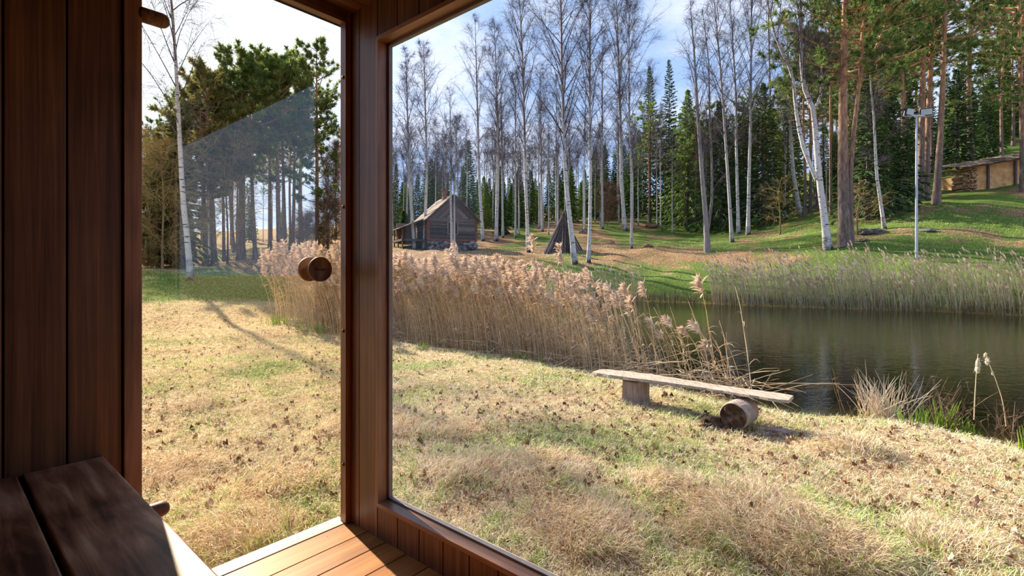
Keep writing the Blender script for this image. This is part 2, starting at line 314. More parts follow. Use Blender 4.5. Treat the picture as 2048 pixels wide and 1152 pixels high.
def tps_fit(P, z, lam):
    d = np.hypot(P[:, None, 0]-P[None, :, 0], P[:, None, 1]-P[None, :, 1]); K = d*d*np.log(d+1e-9); n = len(P)
    A = np.zeros((n+3, n+3)); A[:n, :n] = K+lam*np.eye(n); A[:n, n] = 1; A[:n, n+1:] = P; A[n:, :n] = A[:n, n:].T
    return np.linalg.solve(A, np.concatenate([z, [0, 0, 0]]))
TW = tps_fit(CP[:, :2], CP[:, 2], 8.0)
def base_h(x, y):
    x = np.asarray(x, float); y = np.asarray(y, float); out = np.zeros(x.shape)+TW[-3]+TW[-2]*x+TW[-1]*y
    for (cx, cy, _), w in zip(CP, TW): r2 = (x-cx)**2+(y-cy)**2+1e-12; out += w*.5*r2*np.log(r2)
    return out
MOUNDS = [(1040, 965, .35, .07), (1500, 1075, .42, .10), (1330, 985, .3, .05), (1640, 1110, .35, .07), (470, 1090, .30, .07), (900, 960, .3, .05), (380, 820, .3, .04), (1700, 905, .22, .07), (1180, 1075, .3, .04), (560, 980, .3, .04)]
MW = []
for x, y, r, h in MOUNDS: Yd = 1.4*F/(y-HY); MW.append((*pxw(x, y, Yd)[:2], r, h))
def ground(x, y):
    x = np.asarray(x, float); y = np.asarray(y, float); h = base_h(x, y)
    r = np.hypot(x, y); flat = sstep(1.0, 5.0, y)
    h = h*flat+(-.3)*(1-flat)
    h = np.where((np.abs(x) < 12) & (y < 8), np.clip(h, -.42, 5), h)
    s = sd_pond(x, y)
    land = -.50+np.clip(s, 0, 9)*.14
    w = sstep(0, 3.2, s); near = (y < 16)
    h1 = np.where(near, (-.52)*(1-sstep(0, 1.1, s))+h*sstep(0, 1.1, s), land*(1-w)+h*w)
    h1 = np.maximum(h1, np.where(s > 0, -.50, -9))
    h = np.where(s > 0, h1, -.52-np.clip(-s*.20, 0, 1.2))
    h = h+(vnoise(x, y, 3.1, 1)-.5)*.035+(vnoise(x, y, .7, 2)-.5)*np.clip(r*.012, .02, .25)*sstep(0, 2, s)
    for mx_, my_, mr_, mh in MW: h = h+mh*np.exp(-(((x-mx_)/mr_)**2+((y-my_)/(mr_*1.2))**2))
    return h
def gz(x, y): return float(ground(np.array([x]), np.array([y]))[0])
def hit(px, py, y0=6.0, y1=130.0, dflt=60):
    """where the sight line through (px, py) meets the ground"""
    Y = np.geomspace(y0, y1, 900); X = (px-CX)/F*Y; Z = CZ-(py-HY)/F*Y; d = ground(X, Y)-Z
    i = np.where(d > 0)[0]
    if len(i) == 0 : j = int(np.argmax(d)); return np.array([X[j], Y[j], float(ground(X[j:j+1], Y[j:j+1])[0])])
    j = i[0]; return np.array([X[j], Y[j], Z[j]])
NA, NR = 900, 330
ang = np.concatenate([np.linspace(R2(20), R2(160), 720, endpoint=False), np.linspace(R2(160), R2(380), 120, endpoint=False)])
rad = np.concatenate([[.3], np.geomspace(1.2, 150, NR)])
AA, RR = np.meshgrid(ang, rad); GX = RR*np.cos(AA); GY = RR*np.sin(AA); GZ = ground(GX, GY)
na, nr = len(ang), len(rad); idx = np.arange(na*nr).reshape(nr, na); nx = np.roll(idx, -1, 1)
g = Geo(); g.add(np.stack([GX, GY, GZ], -1).reshape(-1, 3), np.stack([idx[:-1], nx[:-1], nx[1:], idx[1:]], -1).reshape(-1, 4))
def greenness(x, y):
    """share of living green turf (0) .. against straw and leaf litter"""
    s = sd_pond(x, y); a = .16+.5*(vnoise(x, y, 1.3, 5)-.5)+.5*(vnoise(x, y, .35, 6)-.5)
    far = (y > 16)
    bank = far*np.exp(-((s-3.0)/3.0)**2)
    right = sstep(12, 20, x)*sstep(18, 24, y)
    leftband = np.exp(-((y-16.8+(x+11)*.1)/2.2)**2)*(x < 0)
    behind = sstep(-14, -20, x)*0
    hill = far*.24; mound = np.exp(-((x+3.5)/6)**2-((y-38)/5)**2)*.7
    return np.clip(a+bank*.62+right*.36+leftband*.55+hill*.3+.35*far*sstep(.5, .72, vnoise(x, y, .3, 8))-mound, 0, 1)
def groundmat():
    m, t, o = mat('lawn_soil'); p = pbsdf(t, .95, .05); c = N(t, 'ShaderNodeTexCoord'); gr = attr(t, 'green'); li = attr(t, 'litter'); un = attr(t, 'under')
    n1 = N(t, 'ShaderNodeTexNoise', i_Scale=9.0, i_Detail=8.0, i_Roughness=.75); L(t, c.outputs['Object'], n1.inputs[0])
    n2 = N(t, 'ShaderNodeTexNoise', i_Scale=1.6, i_Detail=6.0, i_Roughness=.7); L(t, c.outputs['Object'], n2.inputs[0])
    straw = ramp(t, n1.outputs[0], [(.32, (.14, .085, .045)), (.5, (.42, .29, .15)), (.66, (.66, .52, .31))])
    green = ramp(t, n1.outputs[0], [(.30, (.03, .055, .012)), (.5, (.10, .16, .03)), (.70, (.24, .28, .07))])
    litt = ramp(t, n1.outputs[0], [(.32, (.07, .04, .025)), (.5, (.25, .145, .075)), (.68, (.50, .34, .18))])
    def mix(f, a, b):
        q = N(t, 'ShaderNodeMix', data_type='RGBA'); L(t, f, q.inputs[0]); L(t, a, q.inputs[6]); L(t, b, q.inputs[7]); return q.outputs[2]
    a = N(t, 'ShaderNodeMath', operation='ADD'); L(t, gr, a.inputs[0]); L(t, n2.outputs[0], a.inputs[1])
    mr = N(t, 'ShaderNodeMapRange'); mr.inputs[1].default_value = .82; mr.inputs[2].default_value = 1.12; L(t, a.outputs[0], mr.inputs[0])
    b = mix(li, straw, litt); b = mix(mr.outputs[0], b, green)
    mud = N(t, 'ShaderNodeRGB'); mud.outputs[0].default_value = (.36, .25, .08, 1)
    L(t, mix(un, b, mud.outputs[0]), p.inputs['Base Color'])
    bump(t, n1.outputs[0], p, .9, .06); L(t, p.outputs[0], o.inputs[0]); return m
M['ground'] = groundmat()
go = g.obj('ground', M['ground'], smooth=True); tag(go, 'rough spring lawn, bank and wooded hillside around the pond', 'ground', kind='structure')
def setattr_(me, name, v):
    a = me.attributes.new(name, 'FLOAT', 'POINT'); a.data.foreach_set('value', np.asarray(v, np.float32).ravel())
S_ = sd_pond(GX, GY)
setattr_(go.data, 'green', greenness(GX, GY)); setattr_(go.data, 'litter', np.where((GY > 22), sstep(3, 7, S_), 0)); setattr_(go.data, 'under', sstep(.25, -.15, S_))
# water: a closed body, so that depth tints it
def watermat():
    m, t, o = mat('pond_water'); c = N(t, 'ShaderNodeTexCoord'); mp = N(t, 'ShaderNodeMapping'); mp.inputs['Scale'].default_value = (1, 2.2, 1)
    mp.inputs['Rotation'].default_value = (0, 0, .5); L(t, c.outputs['Object'], mp.inputs[0])
    n1 = N(t, 'ShaderNodeTexNoise', i_Scale=4.5, i_Detail=3.0, i_Roughness=.55); L(t, mp.outputs[0], n1.inputs[0])
    b = N(t, 'ShaderNodeBump', i_Strength=.20, i_Distance=.03); L(t, n1.outputs[0], b.inputs['Height'])
    tr = N(t, 'ShaderNodeBsdfTransparent'); tr.inputs[0].default_value = (.86, .84, .72, 1); gl = N(t, 'ShaderNodeBsdfGlossy', i_Roughness=.02)
    gl.inputs[0].default_value = (.95, .95, .9, 1)
    fr = N(t, 'ShaderNodeFresnel', i_IOR=1.34); mi = N(t, 'ShaderNodeMixShader')
    L(t, b.outputs[0], gl.inputs['Normal']); L(t, b.outputs[0], fr.inputs['Normal'])
    L(t, fr.outputs[0], mi.inputs[0]); L(t, tr.outputs[0], mi.inputs[1]); L(t, gl.outputs[0], mi.inputs[2]); L(t, mi.outputs[0], o.inputs[0])
    va = N(t, 'ShaderNodeVolumeAbsorption', i_Density=1.15); va.inputs[0].default_value = (.26, .42, .10, 1); L(t, va.outputs[0], o.inputs['Volume']); return m
c0 = POND.mean(0); ex = POND+(POND-c0)/np.linalg.norm(POND-c0, axis=1, keepdims=True)*.7
n = len(ex); V = [(x, y, WZ) for x, y in ex]+[(x, y, -2.6) for x, y in ex]
bm_f = [tuple(range(n))[::-1], tuple(range(n, 2*n))]+[(i, (i+1) % n, n+(i+1) % n, n+i) for i in range(n)]
me = bpy.data.meshes.new('pond_water'); me.from_pydata(V, [], [f[::-1] for f in bm_f]); me.materials.append(watermat()); me.update()
import bmesh
bm = bmesh.new(); bm.from_mesh(me); bmesh.ops.recalc_face_normals(bm, faces=bm.faces); bm.to_mesh(me); bm.free()
tag(mk('pond_water', me), 'still dark pond water between the reeds', 'water', kind='structure')

# ------------------------------------------------------------------ the cabin room: local x = u (towards the window wall), local y = v (towards the glass door)
TH = math.atan2(.762, .647)
cR, sR = math.cos(TH), math.sin(TH)
def loc2w(u, v, z=0): return np.array([u*cR-v*sR, u*sR+v*cR, z])
def struct(name, g, m, parent=None, bevel=.0015, kind='structure', **k):
    o = g.obj(name, m, parent, bevel=bevel, **k)
    if parent is None: o.rotation_euler = (0, 0, TH); tag(o, kind=kind)
    return o
CEIL, U1, VD, U0, V0 = 2.218, 1.21, 1.958, -.62, -.60
rr = lambda: float(RS.rand())
# floor
g = Geo(); v = VD-.003
while v > V0: g.box(U0, U1+.01, max(v-.1262, V0), v, -.028, 0, rr()); v -= .1305
struct('floor', g, M['floor'])
g = Geo(); g.box(U0-.1, U1+.06, V0-.1, VD+.03, -.10, -.03); g.box(U0-.1, U1+.06, V0-.1, VD-.02, -.42, -.10); struct('trim_2', g, M['black'], bevel=0)
g = Geo(); g.box(.43, 1.20, VD+.001, VD+.075, -.05, .002, .6); struct('trim_1', g, M['pale'])
# wall with the glass door: boards left of the opening
g = Geo(); u = .407
while u > U0: g.box(max(u-.1285, U0), u, VD+.008, VD+.028, -.02, CEIL, rr()); u -= .1335
g.box(U0-.02, .41, VD+.026, VD+.085, -.1, CEIL, .3, 1); g.box(1.206, U1+.055, VD+.033, VD+.043, -.1, CEIL, .3, 1); g.box(U0, U1+.12, VD+.034, VD+.085, 2.19, CEIL+.02, .3, 1)
struct('wall_door', g, [M['wall'], M['black']])
# window wall: boards under, beside and over the window
WV1, WV0, WZ0, WZ1 = 1.742, -.48, .148, 2.040
g = Geo(); v = 1.949; first = True
g.box(U1+.001, U1+.02, 1.890, 1.975, 0, CEIL, .45)
v = 1.885
while v > V0:
    a, b = max(v-.1285, V0), v
    if b > WV1+.01 and a > WV1-.02: g.box(U1, U1+.02, a, b, 0, CEIL, rr())
    elif a < WV0: g.box(U1, U1+.02, a, b, 0, CEIL, rr())
    else: g.box(U1, U1+.02, a, b, 0, WZ0-.018, rr()); g.box(U1, U1+.02, a, b, WZ1+.018, CEIL, rr())
    v -= .1335
g.box(U1+.0205, U1+.055, WV1+.014, VD+.03, -.1, CEIL, .4, 1); g.box(U1+.0205, U1+.055, V0-.1, WV0-.02, -.1, CEIL, .4, 1)
g.box(U1+.0205, U1+.055, V0, VD, -.1, WZ0-.022, .4, 1); g.box(U1+.0205, U1+.055, V0, VD, WZ1+.022, CEIL+.02, .4, 1)
struct('wall_window', g, [M['wall'], M['black']])
g = Geo(); u = U0
while u < U1: g.box(u, u+.1285, V0-.02, V0, 0, CEIL, rr()); u += .1335
struct('wall_rear', g, M['wall'])
g = Geo(); v = V0
while v < VD: g.box(U0-.02, U0, v, v+.1285, 0, CEIL, rr()); v += .1335
struct('wall_bench', g, M['wall'])
g = Geo(); v = VD+.02
while v > V0: g.box(U0, U1+.02, v-.1285, v, CEIL, CEIL+.02, rr()); v -= .1335
struct('ceiling', g, M['ceil'])
g = Geo(); g.box(U0-.14, U1+.14, V0-.14, VD+.11, CEIL+.022, CEIL+.16); g.box(U0-.12, U0-.022, V0-.12, VD+.09, -.3, CEIL+.02); g.box(U0-.1, U1+.12, V0-.12, V0-.022, -.3, CEIL+.02)
struct('roof', g, M['black'], bevel=0)
# door frame and glass door
g = Geo(); g.box(.410, .457, VD-.006, VD+.032, 0, CEIL, .3); o = struct('trim_3', g, M['casing'])
g = Geo(); g.box(1.183, U1-.002, VD-.010, VD+.032, 0, CEIL, .7); struct('trim_4', g, M['casing'])
g = Geo(); g.box(.457, 1.183, VD-.008, VD+.032, 2.172, CEIL, .5); struct('trim_5', g, M['casing_u'])
door = root('door_1', loc2w(.457, VD+.04, 0), None, None, rz=TH); door['kind'] = 'structure'
def inroot(g, name, m, parent, u, v, z=0, bevel=0, smooth=False):
    o = g.obj(name, m, parent, bevel=bevel, smooth=smooth); o.matrix_parent_inverse.identity(); o.location = (0, 0, 0)
    return o
def sh(u): return u-.457
g = Geo(); g.box(-.02, .745, -.004, .004, .008, 2.185); inroot(g, 'glass_pane', M['glass'], door, 0, 0)
for kk, zz in enumerate((1.895, .270)):
    g = Geo()
    g.lathe([(0, -.052), (.020, -.052), (.0245, -.046), (.0245, .012), (.021, .024), (.013, .032), (0, .034)], (.045, -.031, zz+.035), (1, 0, 0), 20, .4)
    g.lathe([(.014, .0), (.014, .03)], (.012, -.03, zz+.035), (0, 1, 0), 12, .3)
    o = inroot(g, 'hinge', M['knob'], door, 0, 0, smooth=True)
    g = Geo(); g.lathe([(0, 0), (.0075, 0), (.0075, .004), (0, .004)], (.022, -.0595, zz+.036), (0, 1, 0), 12, .2); o2 = g.obj('screw', M['casing'], o)
g = Geo(); zk = 1.103; uk = .612
for s_ in (-1, 1):
    a = s_*.0045
    g.lathe([(.018, a), (.020, a+s_*.012), (.030, a+s_*.022), (.046, a+s_*.031), (.0515, a+s_*.036), (.0515, a+s_*.043), (.047, a+s_*.046), (.046, a+s_*.044), (0, a+s_*.044)][::1], (uk, 0, zk), (0, 1, 0), 40, .5)
hd = inroot(g, 'door_handle', M['knob'], door, 0, 0, smooth=False)
hd.data.polygons.foreach_set('use_smooth', np.ones(len(hd.data.polygons), bool)); hd['label'] = 'round turned wooden knob with a burnt maker mark'
# burnt mark on the knob: a small house outline, then a row of letter strokes with a line under it
g = Geo(); yv = -.0488
def stroke(g, x0, z0, x1, z1, w=.0022, y=yv): g.beam((uk+x0, y, zk+z0), (uk+x1, y, zk+z1), .0009, w, up=(-(z1-z0), 0, (x1-x0)))
hs = [(-.0265, -.003), (-.0265, .003), (-.020, .0085), (-.0135, .003), (-.0135, -.003), (-.0265, -.003)]
for a, b in zip(hs[:-1], hs[1:]): stroke(g, *a, *b)
x = -.0105
for ch in 'wellnessy':
    w = .0042
    sg = {'w': [(0, 1, .25, 0), (.25, 0, .5, .7), (.5, .7, .75, 0), (.75, 0, 1, 1)], 'e': [(0, .5, 1, .5), (1, .5, .5, 1), (.5, 1, 0, .5), (0, .5, .3, 0), (.3, 0, 1, 0)], 'l': [(.5, 0, .5, 1.5)],
          'n': [(0, 0, 0, 1), (0, 1, .8, .8), (.8, .8, .8, 0)], 's': [(1, 1, 0, .8), (0, .8, 1, .3), (1, .3, 0, 0)], 'y': [(0, 1, .5, 0), (1, 1, .1, -.8)]}[ch]
    for q in sg: stroke(g, x+q[0]*w*.75, q[1]*w-.0035, x+q[2]*w*.75, q[3]*w-.0035, .0013)
    x += w*.86
stroke(g, -.004, -.0068, .014, -.0068, .0006)
o = g.obj('maker_mark', M['ink'], hd)
# buttons on the right jamb
for zz in (1.937, 1.374, .835, .255):
    g = Geo(); g.lathe([(0, -.006), (.0055, -.006), (.008, -.003), (.008, .0), (.0, .0)], (0, 0, 0), (1, 0, 0), 14, .3)
    o = g.obj('screw_cap', M['knob'], smooth=True, loc=loc2w(1.183, VD+.008, zz), rot=(0, 0, TH))
    nmz = {1.937: 'topmost on the door jamb', 1.374: 'second from top on the jamb', .835: 'on the jamb just below the knob', .255: 'lowest on the jamb near the floor'}[zz]
    tag(o, 'small round wooden screw cap, '+nmz, 'screw cap', 'screw caps on the door jamb')
g = Geo(); g.box(0, .006, -.001, .001, 0, .006); 
# window
win = root('window_1', loc2w(U1, WV1, 0), None, None, rz=TH); win['kind'] = 'structure'
Lw = WV1-WV0
def wo_(g, name, m, bevel=.001): return inroot(g, name, m, win, 0, 0, bevel=bevel)
c = .018
g = Geo(); g.box(-.006, .038, -.0005, c, WZ0-c, WZ1+c, .8); wo_(g, 'jamb', M['casing'])
g = Geo(); g.box(-.006, .038, -Lw-c, -Lw, WZ0-c, WZ1+c, .2); wo_(g, 'jamb', M['casing'])
g = Geo(); g.box(-.008, .038, -Lw, 0, WZ1, WZ1+c, .6); wo_(g, 'head', M['casing_v'])
g = Geo(); g.box(-.010, .038, -Lw, 0, WZ0-c, WZ0, .3); wo_(g, 'window_sill', M['casing_v'])
g = Geo(); 
g.box(.040, .058, -.012, .016, WZ0-.02, WZ1+.02, .5); g.box(.040, .058, -Lw-.016, -Lw+.01, WZ0-.02, WZ1+.02, .5)
g.box(.040, .058, -Lw, 0, WZ1-.012, WZ1+.02, .5); g.box(.040, .058, -Lw, 0, WZ0-.02, WZ0+.008, .5); wo_(g, 'window_frame', M['strip'])
g = Geo(); g.box(.061, .067, -Lw-.02, .02, WZ0-.03, WZ1+.03); wo_(g, 'glass_pane', M['glass2'], 0)
g = Geo(); g.box(.068, .088, -Lw-.1, .012, WZ0-.05, WZ0-.012); o = wo_(g, 'outer_sill', M['grey_wood'])
# bench
bz = .526
bench = root('sauna_bench', loc2w(.36, VD, 0), 'dark stained sauna bench of wide boards under the left board wall', 'bench', rz=TH)
e = .36; k = 0
while k < 5:
    g = Geo(); g.box(e-.178-.36, e-.36, V0-VD+.01, -.003+.008, bz-.028, bz, rr()); g.obj('bench_board', M['bench'], bench, bevel=.004); e -= .190; k += 1
g = Geo(); g.box(-.06, -.035, V0-VD+.02, -.003, .004, bz-.03, .4); g.obj('light_block_panel', M['bench'], bench, bevel=.002)  # unseen panel, added to block light so the board gaps stay black
for vv in (-.25, -1.2, -2.2):
    g = Geo(); g.box(-.93, -.065, vv-.02, vv+.02, bz-.09, bz-.029); g.obj('bench_rail', M['bench'], bench, bevel=.002)
for vv in (-.25, -1.2, -2.2):
    g = Geo(); g.box(-.115, -.070, vv-.0225, vv+.0225, .001, bz-.09); g.obj('leg', M['bench'], bench, bevel=.002)
# faint maker mark stamped on the floor board
g = Geo(); gx, gy = 0, 0
for i in range(7): g.beam((i*.006-.018, -.002, 0), (i*.006-.016, .002+.001*(i % 2), 0), .0012, .0006)
g.beam((-.03, -.002, 0), (-.027, .003, 0), .003, .0006)
o = g.obj('stamped_mark', simple('brown_stamp', [(.22, .11, .04), (.26, .13, .05)], 5, .6, .2, 0), loc=loc2w(1.11, 1.92, .0006), rot=(0, 0, TH)); tag(o, 'tiny brown maker stamp on the first floor board by the door', 'stamp')
g = Geo()
for i in range(7): g.beam((i*.0055, 0, 0), (i*.0055+.001*(i % 3), 0, .004+.0015*(i % 2)), .0006, .0011, up=(0, 1, 0))
g.beam((.046, 0, 0), (.050, 0, .006), .0006, .003, up=(0, 1, 0))
o = g.obj('printed_mark', M['ink'], door); o.location = (.648, -.0048, 2.128)

# ------------------------------------------------------------------ trees
def along(P, i, t):
    """point on polyline i of P (n,K,3) at fraction t"""
    K = P.shape[1]; q = np.clip(t*(K-1), 0, K-1.001); a = q.astype(int); f = (q-a)[:, None]
    return P[i, a]*(1-f)+P[i, a+1]*f
def unit(v): return v/(np.linalg.norm(v, axis=-1, keepdims=True)+1e-12)
def rnd(rs, n, a, b): return a+(b-a)*rs.rand(n)
def grow(rs, B, D, Ln, K, bend, wig):
    """polylines from B along D, length Ln, pulled by bend (vertical) along the way"""
    n = len(B); P = np.zeros((n, K, 3)); P[:, 0] = B; d = unit(D)
    for k in range(1, K):
        d = unit(d+np.array([0, 0, 1.])*np.reshape(bend, (-1, 1))*(k/K)*np.ones((n, 1))+(rs.rand(n, 3)-.5)*wig)
        P[:, k] = P[:, k-1]+d*(Ln/(K-1))[:, None]
    return P
def trunk_path(rs, H, lean=(0, 0), wob=.12, K=14):
    t = np.linspace(0, 1, K); ph = rs.rand(4)*6.3
    return np.stack([lean[0]*H*t+wob*np.sin(2.1*t*3+ph[0])*t+wob*.4*np.sin(9*t+ph[1])*t, lean[1]*H*t+wob*np.cos(2.4*t*3+ph[2])*t, H*t], -1)
def resample(pts, K):
    pts = np.array(pts, float); d = np.concatenate([[0], np.cumsum(np.linalg.norm(np.diff(pts, axis=0), axis=1))]); s = np.linspace(0, d[-1], K)
    return np.stack([np.interp(s, d, pts[:, i]) for i in range(3)], -1)
def bare_tree(seed, H, r0, path=None, extra=(), n1=36, n2=7, n3=12, start=.3, asc=(.85, 1.38), ll=.22, droop=-.07, tw=.0055, twl=(.35, 1.0), kn=0, hang=-.20):
    """a leafless broadleaf: returns geometry of trunk, limbs, fine twigs"""
    rs = np.random.RandomState(seed)
    T = trunk_path(rs, H)[None] if path is None else resample(path, 16)[None]
    K = T.shape[1]; tt = np.linspace(0, 1, K)
    gt = Geo(); rt = (r0*(1-tt)**.8*.92+.012)[None]; rt[0, 0] *= 1.35; rt[0, 1] *= 1.05
    gt.tubes(T, rt, 9, [rs.rand()])
    trunks = [(T, r0)]
    for pth, rr0 in extra:
        E = resample(pth, 14)[None]; te = np.linspace(0, 1, 14); gt.tubes(E, (rr0*(1-te)**.8+.012)[None], 8, [rs.rand()]); trunks.append((E, rr0))
    gl = Geo(); gw = Geo()
    for (Tq, rq), st in zip(trunks, [start]+[.15]*len(extra)):
        m1 = n1 if rq == r0 else int(n1*.6)
        Hq = np.linalg.norm(Tq[0, -1]-Tq[0, 0])
        t = st+(1-st)*((np.arange(m1)+rs.rand(m1))/m1)*.97
        az = np.arange(m1)*2.4+rs.rand(m1); e = rnd(rs, m1, *asc)
        B = along(Tq, np.zeros(m1, int), t); D = np.stack([np.cos(az)*np.cos(e), np.sin(az)*np.cos(e), np.sin(e)], -1)
        sh = np.minimum(1, (1-t)*2.6+.12)*np.minimum(1, (t-st)*3+.55)
        l1 = H*ll*sh*rnd(rs, m1, .6, 1.1); P1 = grow(rs, B, D, l1, 7, droop, .16)
        r1 = np.minimum(rq*.24, .008+l1*.0068)[:, None]*(1-np.linspace(0, 1, 7)*.86)[None]; gl.tubes(P1, r1, 4)
        i2 = np.repeat(np.arange(m1), n2); m2 = len(i2); t2 = rnd(rs, m2, .18, .98)
        B = along(P1, i2, t2); ax = unit(P1[i2, -1]-P1[i2, 0]); D = unit(ax*.9+rs.randn(m2, 3)*.55+np.array([0, 0, .15]))
        l2 = l1[i2]*.40*(1.1-t2*.6)*rnd(rs, m2, .6, 1.3); P2 = grow(rs, B, D, l2, 5, hang*.5, .22)
        gl.tubes(P2, (.0045+l2*.0028)[:, None]*(1-np.linspace(0, 1, 5)*.75)[None], 3)
        i3 = np.repeat(np.arange(m2), n3); m3 = len(i3); B = along(P2, i3, rnd(rs, m3, .1, 1.0)); ax = unit(P2[i3, -1]-P2[i3, 0])
        D = unit(ax+rs.randn(m3, 3)*.6); l3 = rnd(rs, m3, *twl)*np.minimum(1, .25+.45*l1[i2][i3]); P3 = grow(rs, B, D, l3, 4, hang, .2)
        gw.tubes(P3, np.full((m3, 4), tw)*np.array([1.1, .9, .7, .35]), 3)
        # a thin haze of twigs straight off the limbs
        i4 = np.repeat(np.arange(m1), n3); m4 = len(i4); B = along(P1, i4, rnd(rs, m4, .25, 1.0)); D = unit(rs.randn(m4, 3)+np.array([0, 0, .3]))
        P4 = grow(rs, B, D, rnd(rs, m4, *twl)*.9*np.minimum(1, .25+.45*l1[i4]), 4, hang, .2); gw.tubes(P4, np.full((m4, 4), tw)*np.array([1.1, .9, .7, .35]), 3)
    return gt, gl, gw
def bare_obj(name, seed, loc, label, cat, H, r0, bark, twig, group=None, rz=0, limb=None, **k):
    r = root(name, loc, label, cat, group, rz)
    gt, gl, gw = bare_tree(seed, H, r0, **k)
    gt.obj('trunk', bark, r, smooth=True); o = gl.obj('branches', limb or twig, r); o['kind'] = 'stuff'; o = gw.obj('twigs', twig, r); o['kind'] = 'stuff'; return r
def tufts(rs, C, Dn, size, nn, wid, up=.3):
    """needle tufts: nn narrow blades around each centre, brushed along Dn"""
    n = len(C); i = np.repeat(np.arange(n), nn); m = len(i)
    d = unit(Dn[i]*.55+rs.randn(m, 3)*.75+np.array([0, 0, up])); l = size*rnd(rs, m, .6, 1.2); s = unit(np.cross(d, rs.randn(m, 3)))*(wid*rnd(rs, m, .6, 1.3))[:, None]
    b = C[i]+rs.randn(m, 3)*size*.12; V = np.stack([b-s*.5, b+s*.5, b+d*l[:, None]*.55+s*.5, b+d*l[:, None]], 1)
    f = np.arange(m*4).reshape(m, 4); return V.reshape(-1, 3), f, np.repeat(np.clip(rs.rand(n)[i]*.6+rs.rand(m)*.4, 0, 1), 4)
def pine_tree(seed, H, r0, path=None, crown=.5, spread=.19, n1=34, n2=6, nt=4, blades=18, size=.28, dead=10, limbs=()):
    rs = np.random.RandomState(seed)
    T = (trunk_path(rs, H, wob=.16) if path is None else resample(path, 14))[None]; K = T.shape[1]; tt = np.linspace(0, 1, K)
    gt = Geo(); rt = (r0*(1-tt*.80)*(1-tt**6*.75)+.01)[None]; rt[0, 0] *= 1.3; gt.tubes(T, rt, 10, [rs.rand()])
    gl = Geo(); gn = Geo(); srcs = [(T, n1, 1-crown)]
    for pth, rr0 in limbs:
        E = resample(pth, 10)[None]; gt.tubes(E, (rr0*(1-np.linspace(0, 1, 10)*.8))[None], 8, [rs.rand()]); srcs.append((E, max(8, n1//3), .35))
    for Tq, m1, st in srcs:
        t = st+(1-st)*((np.arange(m1)+rs.rand(m1))/m1)*.98; az = np.arange(m1)*2.4+rs.rand(m1)*1.2; u = (t-st)/(1-st)
        e = rnd(rs, m1, -.15, .25)+u*.75; B = along(Tq, np.zeros(m1, int), t); D = np.stack([np.cos(az)*np.cos(e), np.sin(az)*np.cos(e), np.sin(e)], -1)
        l1 = H*spread*(.30+.9*np.sin(np.clip(u*.78+.22, 0, 1)*np.pi)**.8)*rnd(rs, m1, .55, 1.15); P1 = grow(rs, B, D, l1, 6, .10, .35)
        gl.tubes(P1, (.012+l1*.014)[:, None]*(1-np.linspace(0, 1, 6)*.75)[None], 4)
        i2 = np.repeat(np.arange(m1), n2); m2 = len(i2); t2 = rnd(rs, m2, .35, 1.0); B = along(P1, i2, t2); ax = unit(P1[i2, -1]-P1[i2, 0])
        D = unit(ax+rs.randn(m2, 3)*.6+np.array([0, 0, .15])); l2 = l1[i2]*.34*rnd(rs, m2, .5, 1.2); P2 = grow(rs, B, D, l2, 4, .15, .3)
        gl.tubes(P2, (.006+l2*.008)[:, None]*(1-np.linspace(0, 1, 4)*.6)[None], 3)
        i3 = np.repeat(np.arange(m2), nt); m3 = len(i3); C = along(P2, i3, rnd(rs, m3, .3, 1.0)); gn.add(*tufts(rs, C, unit(P2[i3, -1]-P2[i3, 0]), size, blades, size*.11))
        C = P2[:, -1]; gn.add(*tufts(rs, C, ax, size*1.1, blades, size*.26))
    # dead stubs under the crown
    t = rnd(rs, dead, .22, 1-crown+.05); az = rs.rand(dead)*6.3; D = np.stack([np.cos(az), np.sin(az), rnd(rs, dead, -.2, .3)], -1)
    P = grow(rs, along(T, np.zeros(dead, int), t), D, rnd(rs, dead, .5, 2.0), 5, .05, .5); gl.tubes(P, np.full((dead, 5), .016)*np.linspace(1, .3, 5), 3)
    return gt, gl, gn
